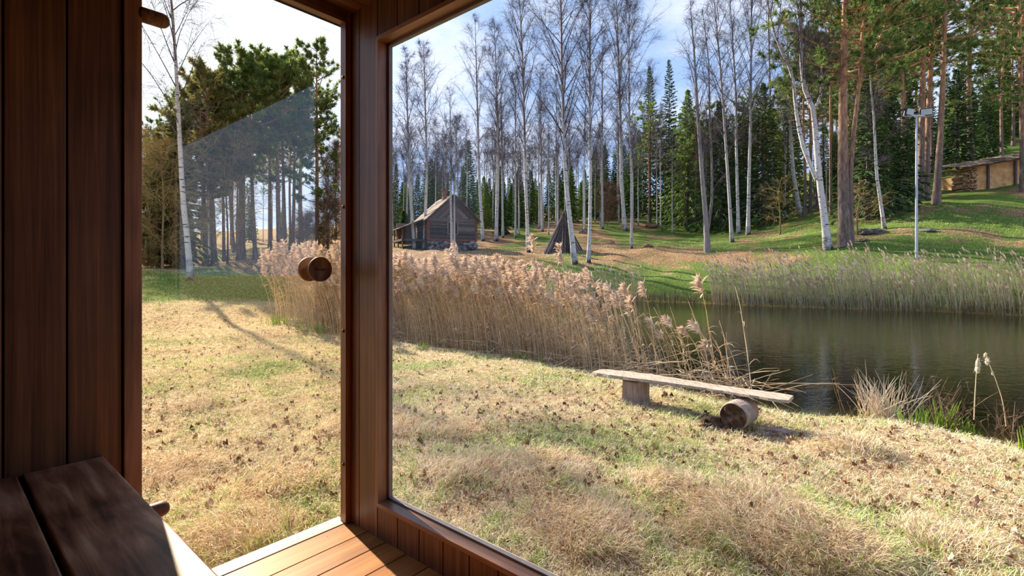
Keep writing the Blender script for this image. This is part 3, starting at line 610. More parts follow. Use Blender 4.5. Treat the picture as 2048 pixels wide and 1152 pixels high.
def spruce_tree(seed, H, r0, base=.06, wid=.17, rows=46, per=6, nd=12, size=.5, droop=-.30, weep=.0):
    rs = np.random.RandomState(seed); T = trunk_path(rs, H, wob=.05)[None]; K = T.shape[1]; tt = np.linspace(0, 1, K)
    gt = Geo(); gt.tubes(T, (r0*(1-tt*.93)+.008)[None], 8, [.2]); gn = Geo(); gl = Geo()
    m = rows*per; t = base+(1-base)*((np.arange(m)+rs.rand(m))/m)**.92; az = np.arange(m)*2.39996+rs.rand(m)*.5; u = (t-base)/(1-base)
    l1 = H*wid*((1-u)**.85*.98+.02)*rnd(rs, m, .72, 1.12); B = along(T, np.zeros(m, int), t*.995); e = u*.75-.12
    D = np.stack([np.cos(az)*np.cos(e), np.sin(az)*np.cos(e), np.sin(e)], -1); P1 = grow(rs, B, D, l1, 5, droop*(1-u)+.02, .12); gl.tubes(P1, (.01+l1*.008)[:, None]*np.linspace(1, .3, 5)[None], 3)
    i = np.repeat(np.arange(m), nd); q = len(i); s = rnd(rs, q, .12, 1.0); C = along(P1, i, s); ax = unit(P1[i, -1]-P1[i, 0])
    side = unit(np.cross(ax, np.array([0, 0, 1.])))*np.where(rs.rand(q) < .5, -1, 1)[:, None]
    d = unit(ax*.75+side*rnd(rs, q, .2, .9)[:, None]+np.array([0, 0, -1.])*(rnd(rs, q, .1, .6)+weep)[:, None]); l = size*(l1[i]/(H*wid)*.7+.35)*rnd(rs, q, .6, 1.3)
    n_ = unit(np.cross(d, np.array([0, 0, 1.])+rs.randn(q, 3)*.5)); w = l*.17; a = C; b = C+d*l[:, None]*.4+n_*w[:, None]; c = C+d*l[:, None]; e_ = C+d*l[:, None]*.45-n_*w[:, None]
    gn.add(np.stack([a, b, c, e_], 1).reshape(-1, 3), np.arange(q*4).reshape(q, 4), np.repeat(np.clip(rs.rand(q)*.6+.4*vnoise(i*1.0, i*0.0, .1), 0, 1), 4))
    n2_ = unit(np.cross(d, n_)); b = C+d*l[:, None]*.4+n2_*w[:, None]; e_ = C+d*l[:, None]*.45-n2_*w[:, None]
    gn.add(np.stack([a, b, c, e_], 1).reshape(-1, 3), np.arange(q*4).reshape(q, 4), np.repeat(np.clip(rs.rand(q)*.7, 0, 1), 4))
    return gt, gl, gn
def conifer_obj(name, geos, loc, label, cat, needle, bark=None, group=None, rz=0, sc=1):
    gt, gl, gn = geos; r = root(name, loc, label, cat, group, rz); r.scale = (sc, sc, sc)
    gt.obj('trunk', bark or M['pine'], r, smooth=True)
    o = gl.obj('branches', bark or M['pine'], r); o['kind'] = 'stuff'; o = gn.obj('needles', needle, r); o['kind'] = 'stuff'; return r
def px_path(pts, base, H=None, jy=0):
    """trunk line through picture points, in metres from the tree's foot, at the foot's distance"""
    Y = base[1]; out = []
    for k, (x, y) in enumerate(pts): p = pxw(x, y, Y); out.append((p[0]-base[0], jy*k, p[2]-base[2]))
    out[0] = (0, 0, -.05); p = np.array(out)
    if H and p[-1, 2] < H:
        d = p[-1]-p[-2]; d = d/np.linalg.norm(d); d = unit(d*.6+np.array([0, 0, .6])); out.append(tuple(p[-1]+d*(H-p[-1, 2])))
    return out
tree_n = {}
def birch(pts, H, wpx, label, seed, bark='birch', group=None, **k):
    b = hit(*pts[0]); sc = b[1]/F
    return bare_obj('birch_tree', seed, b, label, 'birch', H, max(.035, wpx*sc*.42), M[bark], M['twig'], group, path=px_path(pts, b, H), **k)
# --- birches standing in front of the wood: (line of the trunk in the picture, height, foot width)
B_ = [
 ([(382, 562), (375, 480), (366, 400), (358, 250), (352, 130), (346, 40), (340, -30)], 13.5, 13, 'slender white birch alone on the lawn edge, seen through the glass door', 'birch', dict(n1=26, n2=6, n3=8, start=.36, tw=.0045, ll=.24, twl=(.4, 1.1), hang=-.5)),
 ([(829, 500), (818, 355), (812, 100)], 17, 8, 'tall birch by the window jamb, left of the log cottage porch', 'birch_far', {}),
 ([(848, 500), (854, 340), (847, 80)], 17, 8, 'white spotted birch right beside the cottage porch post', 'birch', {}),
 ([(904, 518), (901, 360), (900, 200)], 13, 6, 'grey straight birch crossing the cottage window, thicker of the pair', 'birch_far', dict(n1=20, n2=5, n3=6)),
 ([(909, 518), (909, 380), (912, 260)], 11, 4, 'thin brownish birch close beside the grey one before the cottage', 'birch_far', dict(n1=20)),
 ([(966, 482), (958, 345), (952, 110), (950, 30)], 22, 8, 'birch just right of the cottage corner, with few branches', 'birch', dict(n1=26)),
 ([(992, 482), (996, 360), (996, 250), (989, 60)], 24, 9, 'densely twigged dark birch behind the bank, third right of the cottage', 'birch', dict(n1=44)),
 ([(1006, 476), (1004, 340), (1002, 190)], 20, 6, 'thin birch standing close behind the densely twigged one', 'birch_far', dict(n1=22)),
 ([(1057, 505), (1051, 350), (1046, 140), (1039, 0)], 23, 9, 'leading birch between cottage and pole tepee, dark in its upper half', 'birch', dict(n1=46)),
 ([(1031, 476), (1031, 330), (1031, 150)], 19, 5, 'thin birch left of the leading birch before the tepee', 'birch_far', dict(n1=24)),
 ([(1085, 464), (1083, 360), (1080, 130)], 19, 6, 'slim birch rising from behind the left slope of the tepee', 'birch_far', dict(n1=24)),
 ([(1113, 455), (1112, 360), (1113, 150)], 18, 5, 'thin birch directly behind the tip of the tepee', 'birch_far', dict(n1=22)),
 ([(1150, 528), (1140, 440), (1131, 355), (1127, 240), (1124, 150), (1122, 0)], 20.5, 13, 'big white leaning birch on the bank in front of the tepee', 'birch', dict(n1=48, ll=.25)),
 ([(1177, 525), (1180, 460), (1181, 360), (1180, 250), (1180, 0)], 20, 9, 'straight white birch on the bank just right of the leaning one', 'birch', dict(n1=40)),
 ([(1205, 458), (1204, 330), (1205, 100)], 23, 6, 'thin birch behind the bank pair, right of the tepee', 'birch_far', dict(n1=26)),
 ([(1250, 462), (1243, 360), (1242, 280), (1238, 150), (1233, 0)], 30, 10, 'tall birch with a bare lower stem, left of the twin trunk', 'birch', dict(n1=40)),
 ([(1263, 497), (1263, 360), (1258, 200), (1258, 0)], 21, 6, 'dark slim birch nearest the twin trunk on the open slope', 'birch_far', dict(n1=40)),
 ([(1301, 434), (1297, 340), (1297, 180)], 22, 7, 'white birch in front of the two pointed spruces', 'birch', dict(n1=22)),
 ([(1449+15, 484), (1457, 370), (1449, 250), (1440, 127), (1428, 0)], 21, 8, 'grey birch with forked bare limbs right of the twin-stemmed alder', 'birch_far', dict(n1=34)),
 ([(1496, 470), (1498, 360), (1501, 250), (1503, 0)], 25, 9, 'straight white birch in front of the dark spruces', 'birch', dict(n1=36)),
 ([(1477, 468), (1473, 310), (1472, 190), (1460, 0)], 24, 8, 'white birch half hidden behind the straight one by the spruces', 'birch', dict(n1=30)),
 ([(1543, 441), (1545, 360), (1541, 230), (1536, 0)], 28, 6, 'thin straight pale birch between the spruces and the crooked birch', 'birch_far', dict(n1=30)),
 ([(1600, 430), (1586, 345), (1580, 250), (1576, 150)], 20, 11, 'birch with dark foot behind and left of the crooked forked birch', 'birch', dict(n1=24)),
 ([(1769, 458), (1753, 349), (1748, 239), (1742, 180)], 12, 8, 'leaning white birch between the pines, right of the double pine', 'birch', dict(n1=16)),
]
for i, (pts, H, w, lab, bk, kw) in enumerate(B_): birch(pts, H, w, lab, 100+i, bk, **kw)
b = hit(1656, 500)
bare_obj('birch_tree', 131, b, 'crooked white birch on the slope, its stem forking into three limbs', 'birch', 17.5, .215, M['birch'], M['twig'],
         path=px_path([(1656, 500), (1648, 430), (1639, 364), (1632, 285), (1628, 222), (1610, 183), (1604, 152), (1602, 79), (1601, 0)], b, 17.5),
         extra=[(px_path([(1641, 374), (1632, 357), (1607, 297), (1596, 250), (1590, 205), (1587, 152), (1552, 79), (1533, 0), (1520, -60)], b)[1:], .11),
                (px_path([(1630, 224), (1629, 219), (1642, 190), (1644, 150), (1640, 90)], b)[1:], .07)], n1=34, n2=6, n3=7, start=.38, ll=.22)
b = hit(1415, 504)
bare_obj('alder_tree', 132, b, 'grey twin-stemmed alder with bare branches on the slope above the far reeds', 'alder', 17, .20, M['alder'], M['twig'],
         path=px_path([(1415, 504), (1412, 440), (1405, 360), (1397, 250), (1388, 100), (1380, 0)], b, 17),
         extra=[(px_path([(1415, 480), (1415, 470), (1424, 400), (1424, 330), (1420, 250), (1417, 120), (1405, 20)], b)[1:], .10)], n1=30, n2=6, n3=6, start=.34, ll=.20)
# bare, arching and shrubby growth by the door view
for (x, y, H, lab, ml, kk) in [
    (455, 528, 7.5, 'golden bare willow arching over behind the slender birch', 'gold', dict(n1=40, n2=8, n3=9, asc=(.2, 1.0), ll=.42, tw=.007, start=.2)),
    (325, 538, 6.5, 'pale bare willow bush at the edge of the left pines', 'gold', dict(n1=46, n2=8, n3=9, asc=(.1, .9), ll=.40, tw=.007, start=.1)),
    (300, 532, 8.0, 'tall golden bush hard against the left door jamb', 'gold', dict(n1=40, n2=8, n3=9, asc=(.2, 1.0), ll=.36, tw=.008, start=.12)),
    (655, 512, 4.2, 'brown leafless thicket bush behind the reeds, near the right door jamb', 'brush', dict(n1=46, n2=8, n3=8, asc=(.3, 1.1), ll=.42, tw=.009, start=.05)),
    (612, 508, 2.6, 'low brown thicket bush between the pines and the reeds', 'brush', dict(n1=40, n2=8, n3=8, asc=(.3, 1.1), ll=.5, tw=.009, start=.05)),
    (672, 506, 8.5, 'tall bare bush beside the last pine in the door view', 'brush', dict(n1=40, n2=8, n3=8, ll=.25, tw=.010, start=.2)),
    (1215, 452, 5.0, 'rusty brown bare bush under the trees right of the tepee', 'brush', dict(n1=40, n2=8, n3=8, asc=(.3, 1.1), ll=.42, tw=.014, start=.05)),
    (1560, 470, 4.5, 'pale bare bush left of the crooked birch foot', 'gold', dict(n1=16, n2=5, n3=4, asc=(.2, .9), ll=.42, tw=.006, start=.1)),
    (1715, 470, 3.2, 'low bare bush at the foot of the double pine', 'gold', dict(n1=16, n2=5, n3=4, asc=(.1, .9), ll=.5, tw=.006, start=.1))]:
    b = hit(x, y, 15); bare_obj('bare_bush', 200+x, b, lab, 'bush', H, .05, M['brush'], M[ml], **kk)
# --- pines
def pine(pts, H, w, label, seed, needle='needle', group=None, cat='pine', **k):
    b = hit(*pts[0]); 
    return conifer_obj('pine_tree', pine_tree(seed, H, max(.06, w*b[1]/F/2), px_path(pts, b, H), **k), b, label, cat, M[needle], group=group)
P_ = [
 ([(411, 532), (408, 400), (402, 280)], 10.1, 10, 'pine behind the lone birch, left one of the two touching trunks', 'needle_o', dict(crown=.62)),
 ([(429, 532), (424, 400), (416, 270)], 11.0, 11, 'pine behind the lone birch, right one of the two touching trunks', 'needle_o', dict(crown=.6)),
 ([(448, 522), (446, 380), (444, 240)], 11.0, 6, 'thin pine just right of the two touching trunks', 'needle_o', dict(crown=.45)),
 ([(469, 506), (464, 450), (455, 330)], 10.6, 6, 'thin leaning pine between the touching trunks and the thickest pine', 'needle', dict(crown=.4)),
 ([(482, 520), (484, 400), (484, 200)], 12.8, 15, 'thickest pine of the wood in the door view', 'needle', dict(crown=.55, n1=48)),
 ([(511, 520), (505, 400), (502, 300), (500, 170)], 12.3, 8, 'leaning pine right of the thickest one', 'needle', dict(crown=.45)),
 ([(540, 506), (539, 380), (540, 180)], 13.6, 7, 'straight dark pine in the middle of the door view', 'needle', dict(crown=.45)),
 ([(559, 519), (556, 400), (553, 200)], 12.8, 10, 'reddish pine in the middle of the door view, left of the knob', 'needle', dict(crown=.45, n1=44)),
 ([(571, 508), (568, 400), (562, 200)], 13.2, 7, 'slightly bent pine directly right of the reddish one', 'needle', dict(crown=.42)),
 ([(585, 504), (588, 400), (590, 150)], 14.1, 7, 'slim pine above the wooden knob, the left one', 'needle', dict(crown=.45)),
 ([(603, 490), (600, 400), (604, 150)], 15.0, 9, 'slim pine above the wooden knob, the right one', 'needle', dict(crown=.42)),
 ([(634, 511), (634, 350), (633, 75)], 14.3, 8, 'tall open pine nearest the right door jamb, its tip against the sky', 'needle', dict(crown=.78, n1=46, n2=6, nt=4, size=.24, spread=.15)),
 ([(1690, 492), (1686, 360), (1686, 200), (1690, 0)], 19, 23, 'massive pine on the slope, main stem of the double pine', 'needle', dict(crown=.52, n1=44, size=.30)),
 ([(1662, 430), (1661, 300), (1661, 170)], 17, 6, 'thin orange pine left of the massive double pine', 'needle', dict(crown=.35)),
 ([(1719, 437), (1722, 300), (1724, 180)], 16, 7, 'slender pine behind the double pine', 'needle', dict(crown=.5)),
 ([(1808, 408), (1806, 300), (1805, 170)], 18, 9, 'pine left of the floodlight mast', 'needle', dict(crown=.5)),
 ([(1839, 401), (1843, 280), (1846, 150), (1848, 0)], 23, 13, 'orange pine directly behind the floodlight mast', 'needle', dict(crown=.5, n1=44)),
 ([(1852, 397), (1856, 250), (1861, 120), (1866, 30)], 22, 11, 'reddish pine just right of the floodlight mast', 'needle', dict(crown=.5)),
 ([(1872, 409), (1879, 300), (1886, 160), (1892, 0)], 20, 13, 'pine on the green slope right of the mast, leaning uphill', 'needle', dict(crown=.45, n1=40)),
 ([(1944, 325), (1937, 200), (1941, 60), (1943, 0)], 24, 11, 'tall pine behind the end of the clay barn', 'needle', dict(crown=.6, n1=44)),
 ([(2046, 384), (2044, 250), (2041, 120), (2038, 0)], 22, 9, 'pine in front of the barn at the picture edge', 'needle', dict(crown=.75, n1=48, size=.30)),
]
for i, (pts, H, w, lab, nd, kw) in enumerate(P_): pine(pts, H, w, lab, 300+i, nd, **kw)
b = hit(1701, 490)
conifer_obj('pine_tree', pine_tree(341, 17, .17, px_path([(1701, 490), (1700, 348), (1708, 260), (1716, 190), (1722, 127), (1724, 80)], b, 16), crown=.42, n1=30,
            limbs=[(px_path([(1722, 140), (1722, 127), (1748, 105), (1768, 60), (1776, 20), (1780, -40)], b)[1:], .10)]), b, 'crooked pine touching the massive one, its limb bending right and up', 'pine', M['needle'])
# --- spruces named by what stands round them
for i, (x, y, H, lab, nd, kw) in enumerate([
    (1300, 446, 19.5, 'pointed dark spruce, left one of the two sharp tips on the skyline', 'spruce', dict(wid=.13)),
    (1338, 446, 20, 'pointed dark spruce, right one of the two sharp tips on the skyline', 'spruce', dict(wid=.13)),
    (1375, 462, 15.5, 'bright green weeping spruce left of the twin-stemmed alder', 'spruce_y', dict(wid=.24, weep=.5, rows=60, nd=14)),
    (1440, 462, 13.5, 'dark green weeping spruce behind the twin-stemmed alder', 'spruce', dict(wid=.26, weep=.5, rows=60, nd=14)),
    (1525, 452, 14, 'dark broad spruce behind the straight white birch', 'spruce', dict(wid=.24, rows=56)),
    (1575, 425, 17, 'yellowish green spruce left of the crooked birch crown', 'spruce_y', dict(wid=.2)),
    (1735, 440, 10.5, 'dark small spruce behind the double pine', 'spruce', dict(wid=.24, rows=50)),
    (1780, 425, 9, 'dark bushy spruce between the leaning birch and the mast', 'spruce', dict(wid=.28, rows=50)),
    (1915, 340, 10, 'green spruce at the left end of the barn roof', 'spruce', dict(wid=.26)),
    (895, 462, 5, 'small dark spruce hidden behind the cottage', 'spruce', dict(wid=.25, rows=30)),
    (1002, 470, 4.5, 'small spruce behind the mound right of the cottage', 'spruce', dict(wid=.25, rows=30)),
    (808, 486, 3.4, 'little spruce left of the cottage porch', 'spruce', dict(wid=.28, rows=30)),
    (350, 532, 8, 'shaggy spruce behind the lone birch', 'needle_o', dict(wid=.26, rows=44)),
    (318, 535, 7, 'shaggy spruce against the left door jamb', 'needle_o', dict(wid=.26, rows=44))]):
    b = hit(x, y, 15); conifer_obj('spruce_tree', spruce_tree(400+i, H, .16, **kw), b, lab, 'spruce', M[nd], M['pole'], rz=i)
# --- the wood behind: prototypes copied tree by tree
def zone(x, y):
    px = CX+F*x/y
    for lim, w in ((470, 'left of the thickest pine in the door view'), (700, 'right of the thickest pine in the door view'), (860, 'over the cottage porch'), (960, 'behind the cottage gable'), (1088, 'between the cottage and the tepee'), (1180, 'behind the tepee'),
                   (1290, 'between the tepee and the pointed spruces'), (1400, 'around the pointed spruces'), (1520, 'behind the alder and the straight white birch'), (1680, 'behind the crooked forked birch'),
                   (1830, 'between the double pine and the mast'), (1930, 'right of the mast')):
        if px < lim: return w
    return 'above the barn'
def scatter(proto_fns, spots, group, label):
    protos = []; ymid = float(np.median([q[1] for q in spots]))
    for k, (x, y, s, rz) in enumerate(spots):
        z = gz(x, y)-.05; j = k % len(proto_fns); zn = zone(x, y); depth = 'nearer' if y < ymid else 'farther'; lb = depth+' '+label+' '+zn; gp_ = group+' '+zn+', '+depth+' rows'
        if len(protos) <= j: r = proto_fns[j]((x, y, z)); r.rotation_euler.z = rz; r.scale = (s, s, s); r['label'] = lb; r['group'] = gp_; protos.append(r)
        else: dup(protos[j], (x, y, z), rz, s, lb, gp_)
def spots(n, ylo, yhi, alo, ahi, seed, sc=(.8, 1.2), avoid=2.0):
    rs = np.random.RandomState(seed); out = []
    tries = 0
    while len(out) < n and tries < n*40:
        tries += 1
        y = ylo+(yhi-ylo)*rs.rand(); a = alo+(ahi-alo)*rs.rand(); x = a*y
        if any((x-q[0])**2+(y-q[1])**2 < avoid**2 for q in out): continue
        if -8.5 < x < -2 and 40 < y < 55: continue
        if x > 34 and 36 < y < 47: continue
        out.append((x, y, sc[0]+(sc[1]-sc[0])*rs.rand(), rs.rand()*6.3))
    return out
bp = [lambda l, k=k: bare_obj('birch_tree', 500+k, l, '', 'birch', (15, 17, 13, 16)[k], (.085, .10, .075, .09)[k], M['birch' if k % 2 else 'birch_far'], M['twig'], n1=24, n2=5, n3=4, tw=.010, start=.45) for k in range(4)]
scatter(bp, spots(95, 56, 92, -.26, .28, 1, (.75, 1.0)), 'wood birches', 'pale thin birch of the wood')
scatter(bp[:3], spots(30, 46, 75, .28, .66, 2, (.65, .95)), 'slope birches', 'thin birch among the conifers')
sp = [lambda l, k=k: conifer_obj('spruce_tree', spruce_tree(520+k, (13, 16, 11, 14)[k], .14, wid=(.17, .15, .2, .18)[k], rows=40, nd=9, size=.7), l, '', 'spruce', M['spruce' if k != 2 else 'spruce_y'], M['pole']) for k in range(4)]
scatter(sp, spots(90, 66, 108, -.30, .26, 3, (.5, .85)), 'backdrop spruces', 'small dark backdrop spruce')
scatter(sp, spots(90, 52, 92, .30, 1.5, 4, (.55, .95)), 'slope spruces', 'dark green spruce')
pp = [lambda l, k=k: conifer_obj('pine_tree', pine_tree(540+k, (19, 21, 17, 20)[k], (.17, .2, .15, .18)[k], crown=(.45, .5, .4, .55)[k], n1=30, n2=5, nt=3, blades=12, size=.42), l, '', 'pine', M['needle']) for k in range(4)]
scatter(pp, spots(46, 42, 74, .52, 1.6, 5, (.8, 1.1)), 'tall wood pines', 'tall wood pine')
scatter(pp, spots(26, 52, 85, .26, .60, 6, (.5, .72)), 'mid-slope pines', 'small mid-slope pine')
scatter(pp, spots(16, 36, 58, -.74, -.36, 7, (.52, .72)), 'back-row pines', 'back-row pine')
scatter(bp[:2], spots(12, 36, 60, -.74, -.36, 8, (.45, .65)), 'young birches', 'bare young birch among pines')
scatter(sp, spots(12, 46, 70, -.95, -.34, 9, (.2, .35)), 'young spruces', 'low young spruce')

# ------------------------------------------------------------------ log bench by the water
def gpt(x, y, h=0): p = hit(x, y, 2.2); return p
stA = hit(1272, 803, 2.5); lgA = hit(1470, 860, 2.5)
gA = stA[2]; top = gA+.235
r = root('log_bench', (stA[0], stA[1], gA), 'rustic bench of one weathered plank on a stump and a log at the water edge', 'bench')
def rel(o, p): return np.array(p)-np.array(o)
pl = pxw(1193, 746, 5.55); pr = pxw(1582, 806, 4.34); pl[2] = top+.0; pr[2] = top+.012
O = np.array([stA[0], stA[1], gA]); a = pl-O; b_ = pr-O; K = 26; t = np.linspace(0, 1, K)
dirv = unit(b_-a); sd = unit(np.cross(dirv, [0, 0, 1.])); g = Geo()
ring = []
for k in range(K):
    c_ = a+(b_-a)*t[k]; w = .125+.018*math.sin(7*t[k])+.012*RS.rand()-(.03 if k in (0, K-1) else 0); th = .030+.006*math.sin(5*t[k]+1)
    z0 = .012*math.sin(3.1*t[k])+.004*RS.rand()
    for q, (sx, sz) in enumerate([(-1, 0), (-.93, 1), (-.3, 1.15), (-.22, .98), (.25, 1.1), (.95, 1.0), (1, .2), (.8, -.1), (-.8, -.1)]):
        ring.append(c_+sd*w*sx*(1+.04*RS.rand())+np.array([0, 0, z0+th*sz]))
ring = np.array(ring); nq = 9; ix = np.arange(K*nq).reshape(K, nq); nx_ = np.roll(ix, -1, 1)
g.add(ring, np.stack([ix[:-1], ix[1:], nx_[1:], nx_[:-1]], -1).reshape(-1, 4)); g.L += [ix[0]+0, ix[-1][::-1]+0]; g.Z += [np.array([nq])]*2; g.M += [np.array([0])]*2
g.obj('plank', M['grey_wood'], r)
g = Geo(); S = 26; hh = top-gA
prof = [(.150, -.06), (.148, 0), (.141, .05), (.139, .15), (.140, hh-.012), (.132, hh-.002), (0, hh-.002)]
g.lathe(prof, (0, 0, 0), (0, 0, 1), S); g.V[-1] += (RS.rand(*g.V[-1].shape)-.5)*.007
g.obj('stump_leg', M['stump'], r, smooth=False)
# the lying round log under the other end: dark rotten end face towards the camera side
lp = rel(O, (pxw(1497, 862, 4.38)[0], 4.38+.10, gz(pxw(1497, 862, 4.38)[0], 4.45)))
ax = unit(np.array([.68, .73, 0])); rl = (top-gz(O[0]+lp[0], O[1]+lp[1]))/2-.002
lc = np.array([lp[0]-.03, lp[1], (top-gA)-rl-.004])
g = Geo(); g.lathe([(rl*.93, -.17), (rl*1.0, -.155), (rl, .0), (rl*.98, .14), (rl*.9, .16), (0, .155)], lc, ax, 30, .6); g.V[-1] += (RS.rand(*g.V[-1].shape)-.5)*.006
lg = g.obj('log_leg', M['stump'], r)
g = Geo(); rr_, nn_ = 10, 30; us = unit(np.cross(ax, [0, 0, 1.])); V = []
for i in range(rr_+1):
    for j in range(nn_):
        q = j*2*np.pi/nn_; rad_ = rl*.935*i/rr_; x_, z_ = rad_*math.cos(q), rad_*math.sin(q)
        dd = (vnoise(x_*30, z_*30, 1, 3)-.35)*.045*(1-(i/rr_)**4)*(1 if x_ < rl*.6 else .5)
        V.append(lc+us*x_+np.array([0, 0, z_])-ax*(.17-float(dd)))
ix = np.arange((rr_+1)*nn_).reshape(rr_+1, nn_); nx_ = np.roll(ix, -1, 1); g.add(V, np.stack([ix[:-1], nx_[:-1], nx_[1:], ix[1:]], -1).reshape(-1, 4)); g.obj('rotten_end', M['char'], lg)
# splinter heap left of the end face
def lump(c, s, seed, sub=2, rough=.25, flat=-.2):
    rs = np.random.RandomState(seed); bm = bmesh.new(); bmesh.ops.create_icosphere(bm, subdivisions=sub, radius=1)
    V = np.array([v.co[:] for v in bm.verts]); Fc = np.array([[v.index for v in f.verts] for f in bm.faces]); bm.free()
    k = 1+rough*(vnoise(V[:, 0]*1.6+seed, V[:, 1]*1.6+V[:, 2]*2.1, 1.3, seed % 7)-.5)*2+rough*.4*(rs.rand(len(V))-.5); V = V*k[:, None]
    V[:, 2] = np.maximum(V[:, 2], flat); return V*np.array(s)+np.array(c), Fc
x_, y_ = hit(1440, 853, 2.5)[:2]
g = Geo(); g.add(*lump((0, 0, .0), (.17, .10, .09), 3, 3, .5)); o = g.obj('rotten_wood_chunk', M['char'], loc=(x_, y_, gz(x_, y_)))
tag(o, 'dark crumbled chunk of wood lying against the rotten log end', 'wood chunk')
x_, y_ = hit(1548, 867, 2.5)[:2]
g = Geo(); g.add(*lump((0, 0, .0), (.15, .075, .05), 5, 3, .45)); o = g.obj('bark_slab', M['stump'], loc=(x_, y_, gz(x_, y_)), rot=(0, 0, -.3))
tag(o, 'flat pale slab of bark lying right of the log bench', 'wood chunk')
# ------------------------------------------------------------------ reeds
def reed_geo(rs, H, lean, plume=1.0, K=7):
    """a stem that leans by `lean` (m at the top, x and y), its plume and a few dry blades"""
    t = np.linspace(0, 1, K)[:, None]; P = np.concatenate([lean[None]*t**1.7, H*t], 1)+np.concatenate([(rs.rand(K, 2)-.5)*.012, np.zeros((K, 1))], 1)
    gs = Geo(); gs.tubes(P[None], (np.linspace(.0052, .0022, K))[None], 5, [rs.rand()])
    for _ in range(rs.randint(2, 5)):
        k = rs.rand()*.6+.2; b = P[0]*(1-k)+P[-1]*k if False else np.array([np.interp(k, t[:, 0], P[:, i]) for i in range(3)]); az = rs.rand()*6.3
        Pl = grow(rs, b[None], np.array([[math.cos(az)*.6, math.sin(az)*.6, .8]]), np.array([.15+.2*rs.rand()]), 5, -.9, .3); gs.tubes(Pl, np.array([[.004, .005, .004, .003, .001]]), 3)
    gp = Geo(); d0 = unit(P[-1]-P[-2]); nb = 46; L_ = .25*plume; s = rs.rand(nb); B = P[-1]-d0*L_*.15+d0*L_*s[:, None]
    sdir = np.array([lean[0], lean[1], 0]); sdir = unit(sdir+1e-6)
    D = unit(d0*.8+sdir*.5+rs.randn(nb, 3)*.42+np.array([0, 0, -.15])); l = L_*(.22+.42*np.sin(np.clip(s*.85+.1, 0, 1)*np.pi))*rnd(rs, nb, .7, 1.2)
    Q = grow(rs, B, D, l, 4, -.35, .3); gp.tubes(Q, np.array([[.004, .0085, .008, .001]])*rnd(rs, nb, .7, 1.4)[:, None]*(.6+.5*plume), 3)
    gp.tubes((P[-1]+d0*np.linspace(-.05, L_, 5)[:, None])[None], np.array([[.003, .010, .012, .008, .001]]), 5)
    return gs, gp
rs = np.random.RandomState(5); protos = []
def wind(rs, k=1.0): return np.array([-.16-.30*rs.rand()*k, .10*rs.randn()])
# the near bed: band along the near shore, thinning to the right
SN = np.array([onwater(*p) for p in shore_near]); 
def band_point(rs):
    """a spot along the near shore; s runs from the left end (0) to the bench (1)"""
    s = rs.rand()**1.15; q = s*(10.0); i = min(int(q), 9); f = q-i; p = SN[i]*(1-f)+SN[i+1]*f; tn = unit(SN[i+1]-SN[i]); nrm = np.array([-tn[1], tn[0]])
    return s, p, nrm
HL = [hit(*q_)[:2] for q_ in ((546, 634), (575, 643), (610, 652), (645, 662), (690, 673))]
def left_point(rs):
    """the stand's left end, where it grows on the bank"""
    q = rs.rand()*4; i = min(int(q), 3); f = q-i; p = HL[i]*(1-f)+HL[i+1]*f; tn = unit(HL[i+1]-HL[i]); return p, np.array([-tn[1], tn[0]])
gsz, gpz = Geo(), Geo(); cand = []
while len(cand) < 2350:
    s, p, nrm = band_point(rs)
    dens = 1.0 if s < .42 else max(.05, 1-(s-.42)*2.6)
    if rs.rand() > dens: continue
    wdt = 3.3*(1-s*.72); off = rs.rand()**1.2*wdt-.12; q = p+nrm*off
    if q[0] > 2.1 : continue
    cand.append((q[0], q[1], s, off))
for _ in range(620):
    p, nrm = left_point(rs); off = rs.rand()**1.2*2.2-.05; q = p+(nrm if nrm[1] > 0 else -nrm)*off; cand.append((q[0], q[1], .1, off))
# a few freestanding ones by the bench, as in the photo
extra_ = [(1505, 815, 1.55), (1488, 800, 1.0), (1425, 790, 1.35), (1450, 805, 1.2), (1395, 785, .95), (1345, 775, 1.2), (1320, 770, 1.35), (1380, 780, 1.0), (1465, 795, 1.1), (1290, 765, 1.5), (1492, 808, .85)]
order = sorted(range(len(cand)), key=lambda i: cand[i][3]*.6+np.hypot(cand[i][0], cand[i][1])*.35+rs.rand()*1.2)
main = set(order[:285]); nobj = 0
RG = 'reeds standing singly in the front rows of the near bed'
heights = lambda s, rs: (1.62-.5*max(0, s-.45)/.55)*(.68+.42*rs.rand())
def rz_of(x, y):
    px = CX+F*x/y
    for lim, w in ((620, 'left of the knob'), (720, 'under the knob'), (850, 'below the porch'), (960, 'below the cottage gable'), (1070, 'left of the tepee'), (1180, 'below the tepee')):
        if px < lim: return w
    return 'behind the bench'
pg = []
for k in range(14):
    gs, gp = reed_geo(rs, 1.55, wind(rs), 1.0 if k < 10 else .6); pg.append((gs, gp))
    protos.append((gs.mesh('reed_stem', M['reed']), gp.mesh('reed_plume', M['plume'])))
def place_reed(x, y, z, sc, rz, k, plume=True, zc=None, lab=None, grp=None):
    r = root('reed', (x, y, z), lab or ('tall plumed tan reed at the front of the near bed, '+rz_of(x, y) if plume else 'bare plumeless reed stalk at the front of the near bed, '+rz_of(x, y)),
             'reed', grp or ('plumed front reeds ' if plume else 'plumeless front stalks ')+rz_of(x, y))
    r.rotation_euler = (0, 0, rz); r.scale = (sc, sc, sc if zc is None else zc); mk('stem', protos[k][0], r)
    if plume: mk('plume', protos[k][1], r)
    return r
